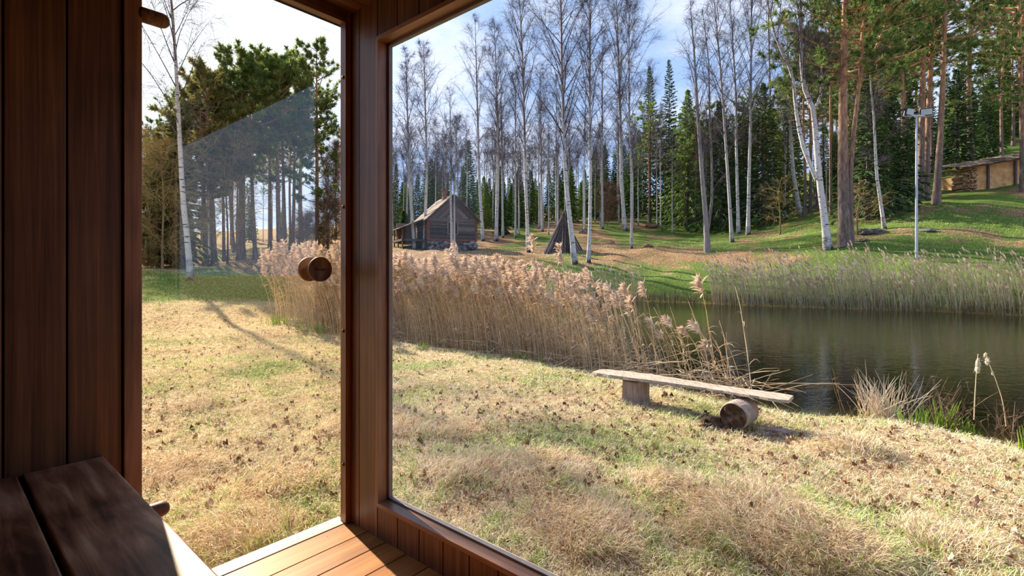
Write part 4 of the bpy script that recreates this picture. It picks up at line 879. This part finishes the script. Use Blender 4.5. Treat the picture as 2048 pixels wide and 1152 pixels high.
for i in order:
    x, y, s, off = cand[i]; z = max(gz(x, y), WZ-.25)-.02; H = heights(s, rs); plume = rs.rand() < (.62 if s < .5 else .38); rz = rs.randn()*.35; k = rs.randint(14)
    if i in main: place_reed(x, y, z, H/1.55, rz, k, plume)
    else:
        c_ = H/1.55; gsz.put(pg[k][0], (x, y, z), rz, (c_, c_, c_))
        if plume: gpz.put(pg[k][1], (x, y, z), rz, (c_, c_, c_))
for j, (px, py, H) in enumerate(extra_):
    Yd = (CZ-WZ)*F/(py-HY); q = pxw(px, py, Yd); place_reed(q[0], q[1], WZ-.1, 1, rs.randn()*.3, rs.randint(10), False, H/1.55, 'thin bent dry stalk standing in the water behind the log bench', 'stray stalks behind the log bench')
for j in range(58):     # open stand behind the bench: single stems with the water showing through
    f = rs.rand()**1.15; px = 1170+f*310; py = 742+(px-1170)*.20+rs.rand()*6-rs.rand()*22; Yd = (CZ-WZ)*F/(py-HY); q = pxw(px, py, Yd); H = (1.55-.45*f)*(.6+.45*rs.rand())
    place_reed(q[0], q[1], WZ-.12, 1, rs.randn()*.4, rs.randint(10), rs.rand() < .33, H/1.55)
bed = root('reed_bed', (0, 0, 0), 'dense tan bed of dry reeds with pinkish plumes along the near shore', 'reeds'); bed['kind'] = 'stuff'
o = gsz.obj('stems', M['reed'], bed); o['kind'] = 'stuff'; o = gpz.obj('plumes', M['plume'], bed); o['kind'] = 'stuff'
# one taller plumed reed that rises over the water, and the tall ones against the far bank
for (bx, by, H, k, lab) in [(1432, 790, 1.42, 2, 'single plumed reed leaning left over open water behind the bench'), (1085, 728, 2.0, 1, 'tallest plumed reed, reaching up before the foot of the leading birch'),
                            (1148, 738, 1.85, 3, 'tall plumed reed rising before the tepee foot'), (958, 712, 1.95, 5, 'tall plumed reed standing out right of the cottage')]:
    Yd = (CZ-WZ)*F/(by-HY); q = pxw(bx, by, Yd); place_reed(q[0], q[1], WZ-.05, 1, 0, k, True, H/1.55, lab, 'plumed reeds that stand out')
# dead broken stems lying through the foot of the bed
g = Geo(); n = 620; P = []
for _ in range(n):
    s, p, nrm = band_point(rs); q = p+nrm*(rs.rand()*.9-.25); 
    P.append((q[0], q[1], max(gz(*q), WZ)+.02+.25*rs.rand()**2))
P = np.array(P); az = rs.rand(n)*6.3; D = np.stack([np.cos(az), np.sin(az), rnd(rs, n, -.1, .5)], -1); g.tubes(grow(rs, P, D, rnd(rs, n, .3, 1.1), 5, -.15, .4), np.full((n, 5), .0045)*np.array([1, 1, .9, .8, .4]), 4)
tag(g.obj('fallen_reed_litter', M['reed']), 'tangle of broken dry stems lying at the foot of the near reeds', 'reeds', kind='stuff')
# far reed beds
def far_bed(name, n, pts, depth, hrange, label, plume, seed, m='reed_far', leanx=-.15):
    rs = np.random.RandomState(seed); A = np.array([onwater(*p) for p in pts]); sl_ = np.concatenate([[0], np.cumsum(np.linalg.norm(np.diff(A, axis=0), axis=1))])
    s = rs.rand(n)*sl_[-1]; X = np.interp(s, sl_, A[:, 0]); Y = np.interp(s, sl_, A[:, 1]); off = rs.rand(n)**1.3*depth-.25; r_ = np.hypot(X, Y); X = X+X/r_*off; Y = Y+Y/r_*off
    Z = np.maximum(ground(X, Y), WZ)-.03; H = rnd(rs, n, *hrange)*(.75+.5*vnoise(X, Y, .8, 4)); B = np.stack([X, Y, Z], -1); tt = np.linspace(0, 1, 4)
    ln = np.stack([leanx+rs.randn(n)*.12, rs.randn(n)*.12], -1)
    P = B[:, None]+np.concatenate([(ln*H[:, None])[:, None]*tt[None, :, None]**1.6, (H[:, None]*tt)[..., None]], -1)
    g = Geo(); g.tubes(P, np.full((n, 4), .007)*np.array([1.1, 1, .8, .5]), 3); r = root(name, (0, 0, 0), label, 'reeds'); r['kind'] = 'stuff'; o = g.obj('stems', M[m], r); o['kind'] = 'stuff'
    i = np.where(rs.rand(n) < plume)[0]
    if not len(i): return
    g = Geo(); top = P[i, -1]; Q = top[:, None]+np.linspace(0, 1, 4)[None, :, None]*np.stack([-.10+rs.randn(len(i))*.05, rs.randn(len(i))*.03, rnd(rs, len(i), .10, .22)], -1)[:, None]
    g.tubes(Q, np.full((len(i), 4), 1.)*np.array([.008, .032, .026, .003]), 4); o = g.obj('plumes', M['plume'], r); o['kind'] = 'stuff'
far_bed('far_reed_bed', 2300, [(1425, 608), (1500, 611), (1700, 617), (1900, 624), (2048, 631), (2300, 646), (2500, 658)], 2.6, (1.0, 1.75), 'pale dry reed bed along the far shore at the right', .5, 21)
far_bed('thin_reed_fringe', 1100, [(760, 612), (850, 607), (1000, 603), (1150, 600), (1290, 602)], 2.4, (.9, 1.7), 'sparse grey reed fringe on the far shore behind the near bed', .25, 22)
far_bed('low_dead_sedge', 2600, [(1000, 603), (1150, 600), (1250, 601), (1400, 606), (1500, 611), (1700, 617), (2048, 631)], 1.0, (.15, .55), 'low dead sedge hanging over the far water edge', 0, 23, 'brush', -.02)
# floating stems
for k, (a_, b2) in enumerate([((1512, 768), (1720, 772)), ((1518, 774), (1640, 771)), ((1570, 782), (1680, 770))]):
    A_, B_2 = [np.array([*onwater(*q), WZ+.012+.006*k]) for q in (a_, b2)]; t = np.linspace(0, 1, 9)[:, None]; P = A_*(1-t)+B_2*t; P[:, 2] += .02*np.sin(t[:, 0]*3.1)*k*.5
    P[:, 1] += .06*np.sin(t[:, 0]*3.1); o = Geo().tubes((P-A_)[None], np.linspace(.005, .003, 9)[None], 5, [.7]).obj('floating_reed_stem', M['reed'], loc=A_)
    tag(o, ('longest reed stem floating on the water right of the bench', 'middle short reed stem floating beside the longest one', 'lowest slanting reed stem floating nearest the shore')[k], 'reed stem', 'reed stems floating on the water')
# ------------------------------------------------------------------ shore plants on the right
def stalk(pts, Yd, r0, m, name, label, cat, group=None, fluff=None):
    z0 = None; W_ = np.array([pxw(x, y, Yd+k*.02) for k, (x, y) in enumerate(pts)]); O_ = W_[0].copy(); O_[2] = min(O_[2], gz(O_[0], O_[1])) if fluff is None else O_[2]
    r = root(name, O_, label, cat, group); P = resample(W_-O_, 9); P[0, 2] -= .04; Geo().tubes(P[None], (r0*np.linspace(1, .55, 9))[None], 6, [.6]).obj('stem', M[m], r)
    for f in fluff or ():
        p = pxw(*f[:2], Yd)-O_; h = f[2]; g = Geo(); g.lathe([(0, -h/2), (h*.16, -h*.42), (h*.24, -h*.1), (h*.2, h*.2), (h*.10, h*.42), (0, h/2)], p, (.05, 0, 1), 12, .5)
        g.V[-1] += (RS.rand(*g.V[-1].shape)-.5)*h*.14; rs2 = np.random.RandomState(int(f[0])); C = p+rs2.randn(40, 3)*np.array([h*.14, h*.14, h*.25]); g.tubes(grow(rs2, C, rs2.randn(40, 3), np.full(40, h*.2), 3, .1, .5), np.full((40, 3), .0016), 3); g.obj('fluff', M['cattail'], r)
    return r
stalk([(1948, 832), (1950, 790), (1952, 755), (1956, 708)], 5.3, .0055, 'reed', 'cattail', 'upright cattail with a burst white fluffy head by the right shore', 'cattail', 'cattails', [(1956, 726, .085), (1955, 738, .09), (1956, 720, .045)])
stalk([(2012, 845), (2005, 800), (1990, 755), (1977, 725), (1970, 707)], 5.1, .0045, 'reed', 'cattail', 'leaning cattail with two small white tufts, right of the upright one', 'cattail', 'cattails', [(1975, 722, .075), (1971, 710, .05), (1985, 747, .035)])
def clump(px, py, n, h, spread, r0, m, name, label, cat, group=None, seed=1, tilt=.35, twig=0, up=1.0, flat=False):
    rs = np.random.RandomState(seed+px); b = hit(px, py, 2.5, 12); r = root(name, b, label, cat, group)
    B = np.stack([rs.randn(n)*spread, rs.randn(n)*spread*.6, np.full(n, -.03)], -1); az = rs.rand(n)*6.3
    D = np.stack([np.cos(az)*tilt*rs.rand(n), np.sin(az)*tilt*rs.rand(n), np.full(n, up)], -1); P = grow(rs, B, D, rnd(rs, n, .5, 1.1)*h, 6, -.12 if not twig else 0, .28)
    g = Geo(); g.tubes(P, np.full((n, 6), r0)*np.array([1, 1, .9, .8, .6, .2]), 4 if not flat else 3); o = g.obj('stems' if not flat else 'blades', M[m], r); o['kind'] = 'stuff'
    if twig:
        i = np.repeat(np.arange(n), twig); Q = grow(rs, along(P, i, rnd(rs, len(i), .3, 1)), unit(rs.randn(len(i), 3)*.6+np.array([0, 0, .7])), rnd(rs, len(i), .05, .2)*h, 4, 0, .3)
        g = Geo(); g.tubes(Q, np.full((len(i), 4), r0*.5)*np.array([1, .9, .7, .3]), 3); o = g.obj('twigs', M[m], r); o['kind'] = 'stuff'
    return r
clump(1775, 842, 85, .60, .12, .0046, 'cattail', 'cut_reed_clump', 'bristling clump of broken pale stalks at the shore right of the bench', 'reed clump', tilt=.75)
clump(1752, 838, 40, .5, .10, .0035, 'plume', 'cut_reed_clump', 'whiter ragged stalks at the left side of the bristling clump', 'reed clump', tilt=.6, seed=4)
for i, (x, y, h, n, lab) in enumerate([
    (1697, 842, .62, 7, 'thin leafless twig bush left of the bristling clump'), (1845, 845, .62, 14, 'thin reddish twig bush right of the bristling clump'), (1880, 860, .60, 16, 'forked bare twig bush before the upright cattail'),
    (1915, 870, .42, 14, 'low bare twig bush between green shoots at the waterside'), (1992, 880, .45, 12, 'bare twig bush standing in the little inlet'), (2035, 895, .50, 16, 'bare twig bush at the right end of the inlet'),
    (1808, 842, .40, 10, 'small twig bush hard against the bristling clump')]):
    clump(x, y, n, h, .07, .0032, 'brush', 'twig_bush', lab, 'bush', 'twig bushes on the right shore', i, .8, 4)
for i, (x, y, h, n, lab) in enumerate([(1728, 838, .12, 10, 'small green shoots left of the bristling clump'), (1752, 842, .14, 8, 'few green shoots right under the bristling clump'), (1824, 850, .22, 16, 'green iris shoots right of the bristling clump'),
    (1852, 850, .26, 18, 'green iris shoots under the reddish twig bush'), (1888, 862, .34, 26, 'tallest green iris shoots before the upright cattail'), (1908, 868, .24, 14, 'green iris shoots beside the tallest ones'),
    (1926, 872, .2, 14, 'green iris shoots left of the inlet'), (1937, 872, .18, 12, 'last green shoots at the inlet edge'), (2044, 905, .26, 12, 'green iris shoots at the right picture edge'),
    (1041, 722, .26, 16, 'bright green shoots at the reed foot, nearest the tallest plume'), (1082, 730, .2, 12, 'green shoots at the reed foot right of the brightest ones'), (848, 700, .22, 14, 'green shoots at the reed foot left of centre'),
    (610, 664, .30, 20, 'green shoots under the reeds by the right door jamb'), (640, 666, .30, 22, 'second patch of green shoots under the reeds by the right door jamb'), (560, 650, .34, 40, 'yellow-green grass tuft at the left end of the near reeds'),
    (545, 640, .30, 34, 'yellow-green tuft beyond the left end of the near reeds')]):
    clump(x, y, n, h, .05+.012*(y < 700)*5, .0058, 'iris', 'iris_shoot_clump', lab, 'green shoots', 'green shoots at the water edge', 30+i, .35, 0, 1, True)
# ------------------------------------------------------------------ log cottage
cb = hit(905, 512, 20); cy = 47.0; cx = (905-CX)/F*cy
zw = CZ-(478-HY)/F*cy; zg = gz(cx, cy)
cot = root('log_cottage', (cx, cy, zw), 'small grey log cottage with shingle roof, brick chimney and porch on a stone base', 'cottage', rz=.44)
hw, dp, wh, gh = 2.35, 4.6, 1.95, 2.15
def cpart(g, name, m, par=cot, **k): return g.obj(name, m, par, **k)
g = Geo(); z = 0; ev = 0
while z < wh:
    for x0, x1 in ((-hw, -.50), (.52, hw)) if .45 < z < 1.5 else ((-hw, hw),): g.tubes(np.array([[(x0, 0, z+.07), ((x0+x1)/2, 0, z+.07), (x1, 0, z+.07)]]), np.full((1, 3), .082), 8, cap=True)
    g.tubes(np.array([[(-hw+.05, .05, z+.07), (-hw+.05, 2, z+.07), (-hw+.05, dp, z+.07)]]), np.full((1, 3), .082), 8); g.tubes(np.array([[(hw-.05, .05, z+.07), (hw-.05, 2, z+.07), (hw-.05, dp, z+.07)]]), np.full((1, 3), .082), 8); z += .14
g.box(-hw, hw, .05, .10, 0, .45, .3); g.box(-hw, -.5, .05, .1, 0, wh, .3); g.box(.52, hw, .05, .1, 0, wh, .3); g.box(-hw, hw, dp-.1, dp, 0, wh); cpart(g, 'log_wall', M['cabin'])
g = Geo()
for k in range(9):     # boarded gable, boards slanting with the roof
    f = k/9; 
    for sgn in (-1, 1): g.beam((sgn*(hw-.05)*(1-f), -.02-.01*(k % 2), wh+.02), (sgn*.03, -.02-.01*(k % 2), wh+gh*(1-f)-.10), .03, .25, rr(), up=(0, -1, 0)) if False else g.beam((sgn*(hw-.1)*(1-f), -.03-.012*(k % 2), wh), (0, -.03-.012*(k % 2), wh+gh*(1-f)*.95), .22, .03, rr(), up=(0, -1, 0))
g.add([(-hw, .02, wh), (hw, .02, wh), (0, .02, wh+gh), (-hw, .1, wh), (hw, .1, wh), (0, .1, wh+gh)], [(0, 1, 2), (3, 5, 4)], .2); cpart(g, 'gable', M['cabin'])
g = Geo(); sl1 = (gh/hw)
def slope(g, x0, z0, x1, z1, y0, y1, th=.10): g.add([(x0, y0, z0), (x1, y0, z1), (x1, y1, z1), (x0, y1, z0), (x0, y0, z0-th), (x1, y0, z1-th), (x1, y1, z1-th), (x0, y1, z0-th)], [(0, 1, 2, 3), (4, 7, 6, 5), (0, 4, 5, 1), (3, 2, 6, 7), (0, 3, 7, 4), (1, 5, 6, 2)], rr())
for k in range(22):   # shingle courses
    f0, f1 = k/22, (k+1.25)/22
    for (xa, za, xb, zb, ya, yb) in ((0, wh+gh+.14, -hw-.35, wh-.22, -.45, dp+.3), (0, wh+gh+.14, hw+.32, wh-.20, -.45, dp+.3), (-hw-.20, wh-.06, -hw-2.5, wh-1.02, .5, dp)):
        f1_ = min(f1, 1.02); slope(g, xa+(xb-xa)*f0, za+(zb-za)*f0-.02+.012*(k % 3), xa+(xb-xa)*f1_, za+(zb-za)*f1_+.02, ya-.04*rr(), yb, .06)
cpart(g, 'roof', M['shingle'])
g = Geo()
for sgn in (-1, 1): g.beam((0, -.47, wh+gh+.05), (sgn*(hw+.33), -.47, wh-.27), .06, .16, .5, up=(0, -1, 0))
cpart(g, 'barge_board', M['cabin'])
g = Geo()
for sgn in (-1, 1): g.box(sgn*hw-.11, sgn*hw+.11, -.12, -.0+.10, -.05, wh, .5)
g.box(-hw-.1, hw+.1, -.11, .10, -.20, .0, .6); cpart(g, 'corner_boards', M['cabin_trim'])
g = Geo(); g.box(-.52, .54, -.02, .06, .42, 1.62, .8); o = cpart(g, 'window', M['cabin'])
for a0, a1 in ((-.44, -.03), (.05, .46)): Geo().box(a0, a1, -.05, .07, .50, 1.54).obj('pane', M['dark'], o)
g = Geo()
for a0 in (-.50, -.03, .46): g.box(a0, a0+.07, -.07, -.02, .42, 1.62)
g.box(-.5, .53, -.07, -.02, 1.54, 1.62); g.box(-.5, .53, -.07, -.02, .42, .50); g.obj('window_frame', M['grey_wood'], o)
g = Geo(); g.box(-.55, -.20, 1.2, 1.6, wh+.7, wh+gh+.75, .5); g.box(-.59, -.16, 1.16, 1.64, wh+gh+.60, wh+gh+.69, .2); cpart(g, 'chimney', M['brick'])
g = Geo(); zl = zg-zw-.6
for xx, yy in ((-hw-2.2, .7), (-hw-2.2, 2.5), (-hw-2.2, 4.2)): g.box(xx-.06, xx+.06, yy-.06, yy+.06, zl, wh-.85, .3)
cpart(g, 'porch_post', M['cabin_trim']); g = Geo(); g.box(-hw-2.0, -hw-.1, dp-.5, dp-.4, 0, wh-.3, .8); g.box(-hw-2.3, -hw-.1, .6, dp, -.25, -.05, .2); cpart(g, 'porch', M['cabin'])
g = Geo(); rs2 = np.random.RandomState(3)
for k in range(120): g.add(*lump((rnd(rs2, 1, -hw, hw)[0], -.12-.15*rs2.rand(), -.32-rs2.rand()*1.05), (.22+.1*rs2.rand(), .2, .15+.06*rs2.rand()), k, 1, .3, -2), rs2.rand())
g.box(-hw, hw, -.05, dp, zl, -.2, .2); cpart(g, 'stone_base', M['stone'])
# mound, small table
t_ = hit(958, 478, 20); g = Geo(); r = root('log_stool', t_, 'small round-log table beside the right corner of the cottage', 'table'); g.box(-.3, .3, -.25, .25, .55, .68); g.obj('table_top', M['cabin'], r)
for sx in (-.22, .22): Geo().box(sx-.07, sx+.07, -.15, .15, -.1, .55).obj('leg', M['cabin'], r)
# ------------------------------------------------------------------ tepee of leaning poles
tb = hit(1126, 505, 20); TP = root('pole_tepee', tb, 'dark tepee of many leaning dead poles on the bank', 'tepee'); rs2 = np.random.RandomState(9)
for k in range(64):
    a = k/64*6.283+rs2.rand()*.1; rb = (1.48+.12*rs2.rand()); hgt = 2.75+.75*rs2.rand(); b0 = np.array([rb*math.cos(a), rb*math.sin(a)*.95, 0]); b0[2] = gz(tb[0]+b0[0], tb[1]+b0[1])-tb[2]-.06
    tp = np.array([.13*math.cos(a+2.6)+.05*rs2.randn(), .13*math.sin(a+2.6)+.05*rs2.randn(), hgt]); m_ = (b0+tp)/2+rs2.randn(3)*.045
    Geo().tubes(resample([b0, m_, tp], 6)[None], (np.linspace(.052, .026, 6)*rs2.uniform(.7, 1.25))[None], 6, [rs2.rand()]).obj('pole', M['pole'], TP)
g = Geo(); g.lathe([(1.32, .02), (.7, 1.35), (.12, 2.6), (0, 2.65)], (0, 0, -.1), (0, 0, 1), 22); g.obj('inner_cone', M['dark'], TP)  # plain dark cone filling the inside of the pole ring
# ------------------------------------------------------------------ floodlight mast
mb = hit(1833, 518, 15); Hm = (518-232)/F*mb[1]; MT = root('floodlight_mast', mb, 'slim grey steel mast with two floodlights on the bank at the right', 'lamp post')
Geo().tubes(np.array([[(0, 0, -.1), (0, 0, Hm*.5), (0, 0, Hm)]]), np.array([[.062, .055, .045]]), 12, [.5], cap=True).obj('pole', M['steel'], MT, smooth=False)
Geo().box(-.42, .42, -.035, .035, Hm-.02, Hm+.05).obj('cross_arm', M['steel'], MT)
for sx, rz in ((-.43, .25), (.47, -.5)):
    o = Geo().box(-.25, .25, -.08, .10, 0, .34).obj('floodlight', M['dark'], MT, bevel=.02, loc=(sx, 0, Hm+.03), rot=(.25, 0, rz)); 
    Geo().box(-.22, .22, -.095, -.078, .03, .31).obj('floodlight_glass', M['lampglass'], o)
    g = Geo(); g.box(-.27, -.255, -.02, .03, -.05, .2); g.box(.255, .27, -.02, .03, -.05, .2); g.box(-.27, .27, -.02, .03, -.06, -.04); g.obj('bracket', M['steel'], o)
# ------------------------------------------------------------------ clay barn on the slope
bl = pxw(1946, 382, 40.5); bl[2] = gz(bl[0], bl[1]); rz_ = .02; BN = root('clay_barn', bl, 'low tan clay-walled barn with a sagging board roof at the top of the slope', 'barn', rz=rz_)
Lb = 7.5; z1 = gz(bl[0]+Lb, bl[1]+.1)-bl[2]
g = Geo(); nxs, nzs = 40, 12; V = []
for j in range(nzs+1):
    for i in range(nxs+1):
        x_ = Lb*i/nxs; zb = -.4+(z1)*i/nxs; zt = 1.95+.16*x_; z_ = zb+(zt-zb)*j/nzs; V.append((x_, -.10*float(vnoise(x_, z_*1.5, 2.4, 2))-.08*float(vnoise(x_, z_, 7, 3)), z_))
ix = np.arange((nzs+1)*(nxs+1)).reshape(nzs+1, nxs+1); g.add(V, np.stack([ix[:-1, :-1], ix[:-1, 1:], ix[1:, 1:], ix[1:, :-1]], -1).reshape(-1, 4)); g.box(0, Lb, .02, 3.5, -.8, 1.4); g.obj('clay_wall', M['clay'], BN)
g = Geo(); rs2 = np.random.RandomState(8)
for k in range(110):
    x_ = -.62+.62*rs2.rand(); z_ = -.1+1.85*rs2.rand(); g.tubes(np.array([[(x_, -.25-.15*rs2.rand(), z_), (x_, .3, z_), (x_, 1.2, z_)]]), np.full((1, 3), .045+.03*rs2.rand()), 6, cap=True)
for k in range(26): z_ = .05+k*.055; g.box(-.75-.1*rs2.rand(), -.02+.3*rs2.rand(), -.05-.2*rs2.rand(), .1, z_, z_+.045, rs2.rand())
g.obj('log_ends', M['firewood'], BN)
g = Geo()
for k in range(34): x_ = -1.25+k*.27; z0 = 2.06+.165*x_+rs2.rand()*.06; g.beam((x_, -.95-.12*rs2.rand(), z0-.12), (x_, 1.9, z0+.42), .26, .07, rs2.rand(), up=(0, 0, 1))
g.obj('roof', M['shingle'], BN)
g = Geo(); g.box(-1.1, Lb+.5, .0, .12, 1.30, 1.42, .5) if False else g.beam((-1.15, -.35, 1.74), (Lb+.5, -.35, 1.74+.165*(Lb+1.6)), .12, .12); g.obj('eave_beam', M['cabin'], BN)
for x_ in (1.05, 3.3, 5.6): Geo().box(x_-.07, x_+.07, -.28, -.14, -.2+z1*x_/Lb, 1.85+.165*x_).obj('post', M['cabin'], BN)  # added uprights, standing in for dark vertical shadows on the clay
# ------------------------------------------------------------------ stones, brash heaps
for i, (x, y, s, m, nm, lab) in enumerate([
    (1744, 466, (.75, .5, .28), 'stone', 'rock', 'broad flat grey rock at the foot of the leaning birch'), (1727, 482, (.4, .3, .16), 'stone', 'rock', 'smaller grey rock just before the broad flat one'), (1856, 462, (.42, .3, .15), 'stone', 'rock', 'pale rock right of the mast foot on the slope'),
    (1306, 456, (1.2, .8, .5), 'brush', 'brash_heap', 'large dark heap of brash left of the weeping spruce'), (1296, 494, (.5, .3, .2), 'brush', 'brash_heap', 'small dark heap of brash on the open slope'), (1222, 487, (.6, .35, .2), 'brush', 'brash_heap', 'low brash heap right of the tepee'),
    (1166, 466, (.4, .3, .35), 'stump', 'tree_stump', 'low stump behind the right slope of the tepee'), (1518, 435, (.8, .4, .2), 'brush', 'brash_heap', 'brash lying under the thin birches on the slope')]):
    b = hit(x, y, 15); g = Geo(); g.add(*lump((0, 0, 0), s, i+40, 3, .45)); o = g.obj(nm, M[m], loc=b, rot=(0, 0, i)); tag(o, lab, nm.replace('_', ' '))
# ------------------------------------------------------------------ turf blades
def inside_cabin(x, y): u = x*cR+y*sR; v = -x*sR+y*cR; return (u < U1+.16) & (v < VD+.10) & (u > U0-.2)
HAY = MW+[(1.5, 2.9, .3, 0), (.35, 2.75, .3, 0)]
def blades(n, r0, r1, a0, a1, seed, mode):
    rs = np.random.RandomState(seed); r = np.exp(rnd(rs, n, math.log(r0), math.log(r1))); a = R2(a0)+R2(a1-a0)*rs.rand(n); x = r*np.cos(a); y = r*np.sin(a)
    s = sd_pond(x, y); ok = (s > .04) & ~inside_cabin(x, y); x, y, r, s = x[ok], y[ok], r[ok], s[ok]
    gr = greenness(x, y); hay = np.zeros(len(x))
    for mx_, my_, mr_, _ in HAY: hay = np.maximum(hay, np.exp(-(((x-mx_)/mr_)**2+((y-my_)/mr_)**2)*.8))
    hay = np.maximum(hay*.8, sstep(.70, .88, vnoise(x, y, 1.1, 12))*(y < 6)); clumpv = vnoise(x, y, 9, 13)
    isg = rs.rand(len(x)) < np.clip(gr*1.05-.04+.5*(clumpv-.5), .05, .97); isg &= ~((hay > .5) & (rs.rand(len(x)) < .85))
    n = len(x); big = 1+.03*r
    l = np.where(isg, rnd(rs, n, .02, .055), rnd(rs, n, .025, .07))*np.where(hay > .4, 1.9, 1)*big*(.55+.9*clumpv); wd = np.where(isg, .0021, .0015)*(1+r*.22)*rnd(rs, n, .6, 1.4)
    flow = vnoise(x, y, 1.4, 14)*9; az = np.where(hay > .35, flow+rs.randn(n)*1.0, rs.rand(n)*6.3); e1 = np.where(isg, rnd(rs, n, .6, 1.4), rnd(rs, n, .10, 1.15)); e2 = e1-rnd(rs, n, .2, 1.0)
    z = ground(x, y)+.002+np.where(hay > .3, .018*hay*rs.rand(n), 0)+.008*rs.rand(n)
    B = np.stack([x, y, z], -1); dh = np.stack([np.cos(az), np.sin(az), 0*az], -1); dv = np.array([0, 0, 1.])
    P1 = B+(dh*np.cos(e1)[:, None]+dv*np.sin(e1)[:, None])*(l*.5)[:, None]; P2 = P1+(dh*np.cos(e2)[:, None]+dv*np.sin(e2)[:, None])*(l*.5)[:, None]; P2[:, 2] = np.maximum(P2[:, 2], z+.003)
    tw = rs.randn(n)*.5; sd_ = np.stack([-np.sin(az)*np.cos(tw), np.cos(az)*np.cos(tw), np.sin(tw)], -1)*wd[:, None]
    V = np.stack([B-sd_*.5, B+sd_*.5, P1+sd_*.5, P1-sd_*.5, P2], 1).reshape(-1, 3); k = np.arange(n)[:, None]*5
    vr = np.where(isg, rnd(rs, n, .74, 1.0), np.where(hay > .35, rnd(rs, n, .18, .52), np.clip(.46+.35*(rs.rand(n)-.45)+.3*(clumpv-.5), .02, .68)))
    vr = np.where(~isg & (rs.rand(n) < .07), rnd(rs, n, 0, .12), vr)
    g = Geo(); g.add(V, k+np.array([[0, 1, 2, 3]]), np.repeat(vr, 5)); g.L.append((k+np.array([[3, 2, 4]])).ravel()); g.Z.append(np.full(n, 3)); g.M.append(np.zeros(n, int)); return g
tag(blades(520000, 1.7, 17, 14, 150, 61, 0).obj('lawn_grass', M['grass']), 'straw-coloured and green spring grass covering the near lawn', 'grass', kind='stuff')
tag(blades(180000, 15, 48, 24, 142, 62, 1).obj('bank_grass', M['grass']), 'short grass on the far bank and slope', 'grass', kind='stuff')
# ------------------------------------------------------------------ fallen leaves
def leaf_mesh(seed):
    rs = np.random.RandomState(seed); n = 9; th = np.linspace(0, 2*np.pi, n, endpoint=False); rad_ = .5*(1+.28*np.cos(th)*1+.12*rs.randn(n))*np.where(np.arange(n) % 2, .82, 1)
    V = np.stack([rad_*np.cos(th), rad_*np.sin(th)*.72, .18*np.sin(th*2+rs.rand()*6)+.10*rs.rand(n)+.12*np.abs(np.sin(th))], -1); V = np.concatenate([V, [[0, 0, .0]], [[-.9, .02, .08]]]); Fc = [(n, i, (i+1) % n) for i in range(n)]
    g = Geo(); g.add(V, Fc, rs.rand()); b0 = n//2; g.add([V[b0], V[b0]+[0, .03, 0], [-.95, .05, .06]], [(0, 1, 2)], .2); return g
LG = [leaf_mesh(i) for i in range(10)]; LM = [q.mesh('fallen_leaf', M['leaf']) for q in LG]
rs = np.random.RandomState(77); n = 6500; r = np.exp(rnd(rs, n, math.log(2.0), math.log(19))); a = R2(40)+R2(104)*rs.rand(n); x = r*np.cos(a); y = r*np.sin(a)
ok = (sd_pond(x, y) > .15) & ~inside_cabin(x, y) & (rs.rand(n) < .25+.95*vnoise(x, y, .9, 21)); x, y, r = x[ok], y[ok], r[ok]; z = ground(x, y); inview = (np.abs(x/y) < 1.08) & (y > 2.0); o_ = np.argsort(r+np.where(inview, 0, 90))
gl = Geo()
for k, i in enumerate(o_):
    sz = rnd(rs, 1, .024, .052)[0]; e = (rs.randn()*.45, rs.randn()*.45, rs.rand()*6.3); j = rs.randint(10)
    if k < 290:
        o = mk('fallen_leaf', LM[j], loc=(x[i], y[i], z[i]+.012), rot=e); o.scale = (sz,)*3; pxl = CX+F*x[i]/y[i]; w_ = ('in the door view' if pxl < 700 else 'hard by the window jamb' if pxl < 980 else 'under the window middle' if pxl < 1350 else 'before the bench log' if pxl < 1700 else 'towards the right shore'); w2 = 'nearest' if y[i] < 2.75 else 'middle' if y[i] < 3.4 else 'outer'
        tag(o, 'dry curled brown leaf in the grass, '+w2+' strip of lawn '+w_, 'leaf', 'leaves, '+w2+' strip '+w_)
    else: gl.put(LG[j], (x[i], y[i], z[i]+.014), e[2], (sz, sz, sz*(1+2*rs.rand())))
tag(gl.obj('leaf_litter', M['leaf']), 'scatter of dry brown leaves farther over the lawn', 'leaves', kind='stuff')
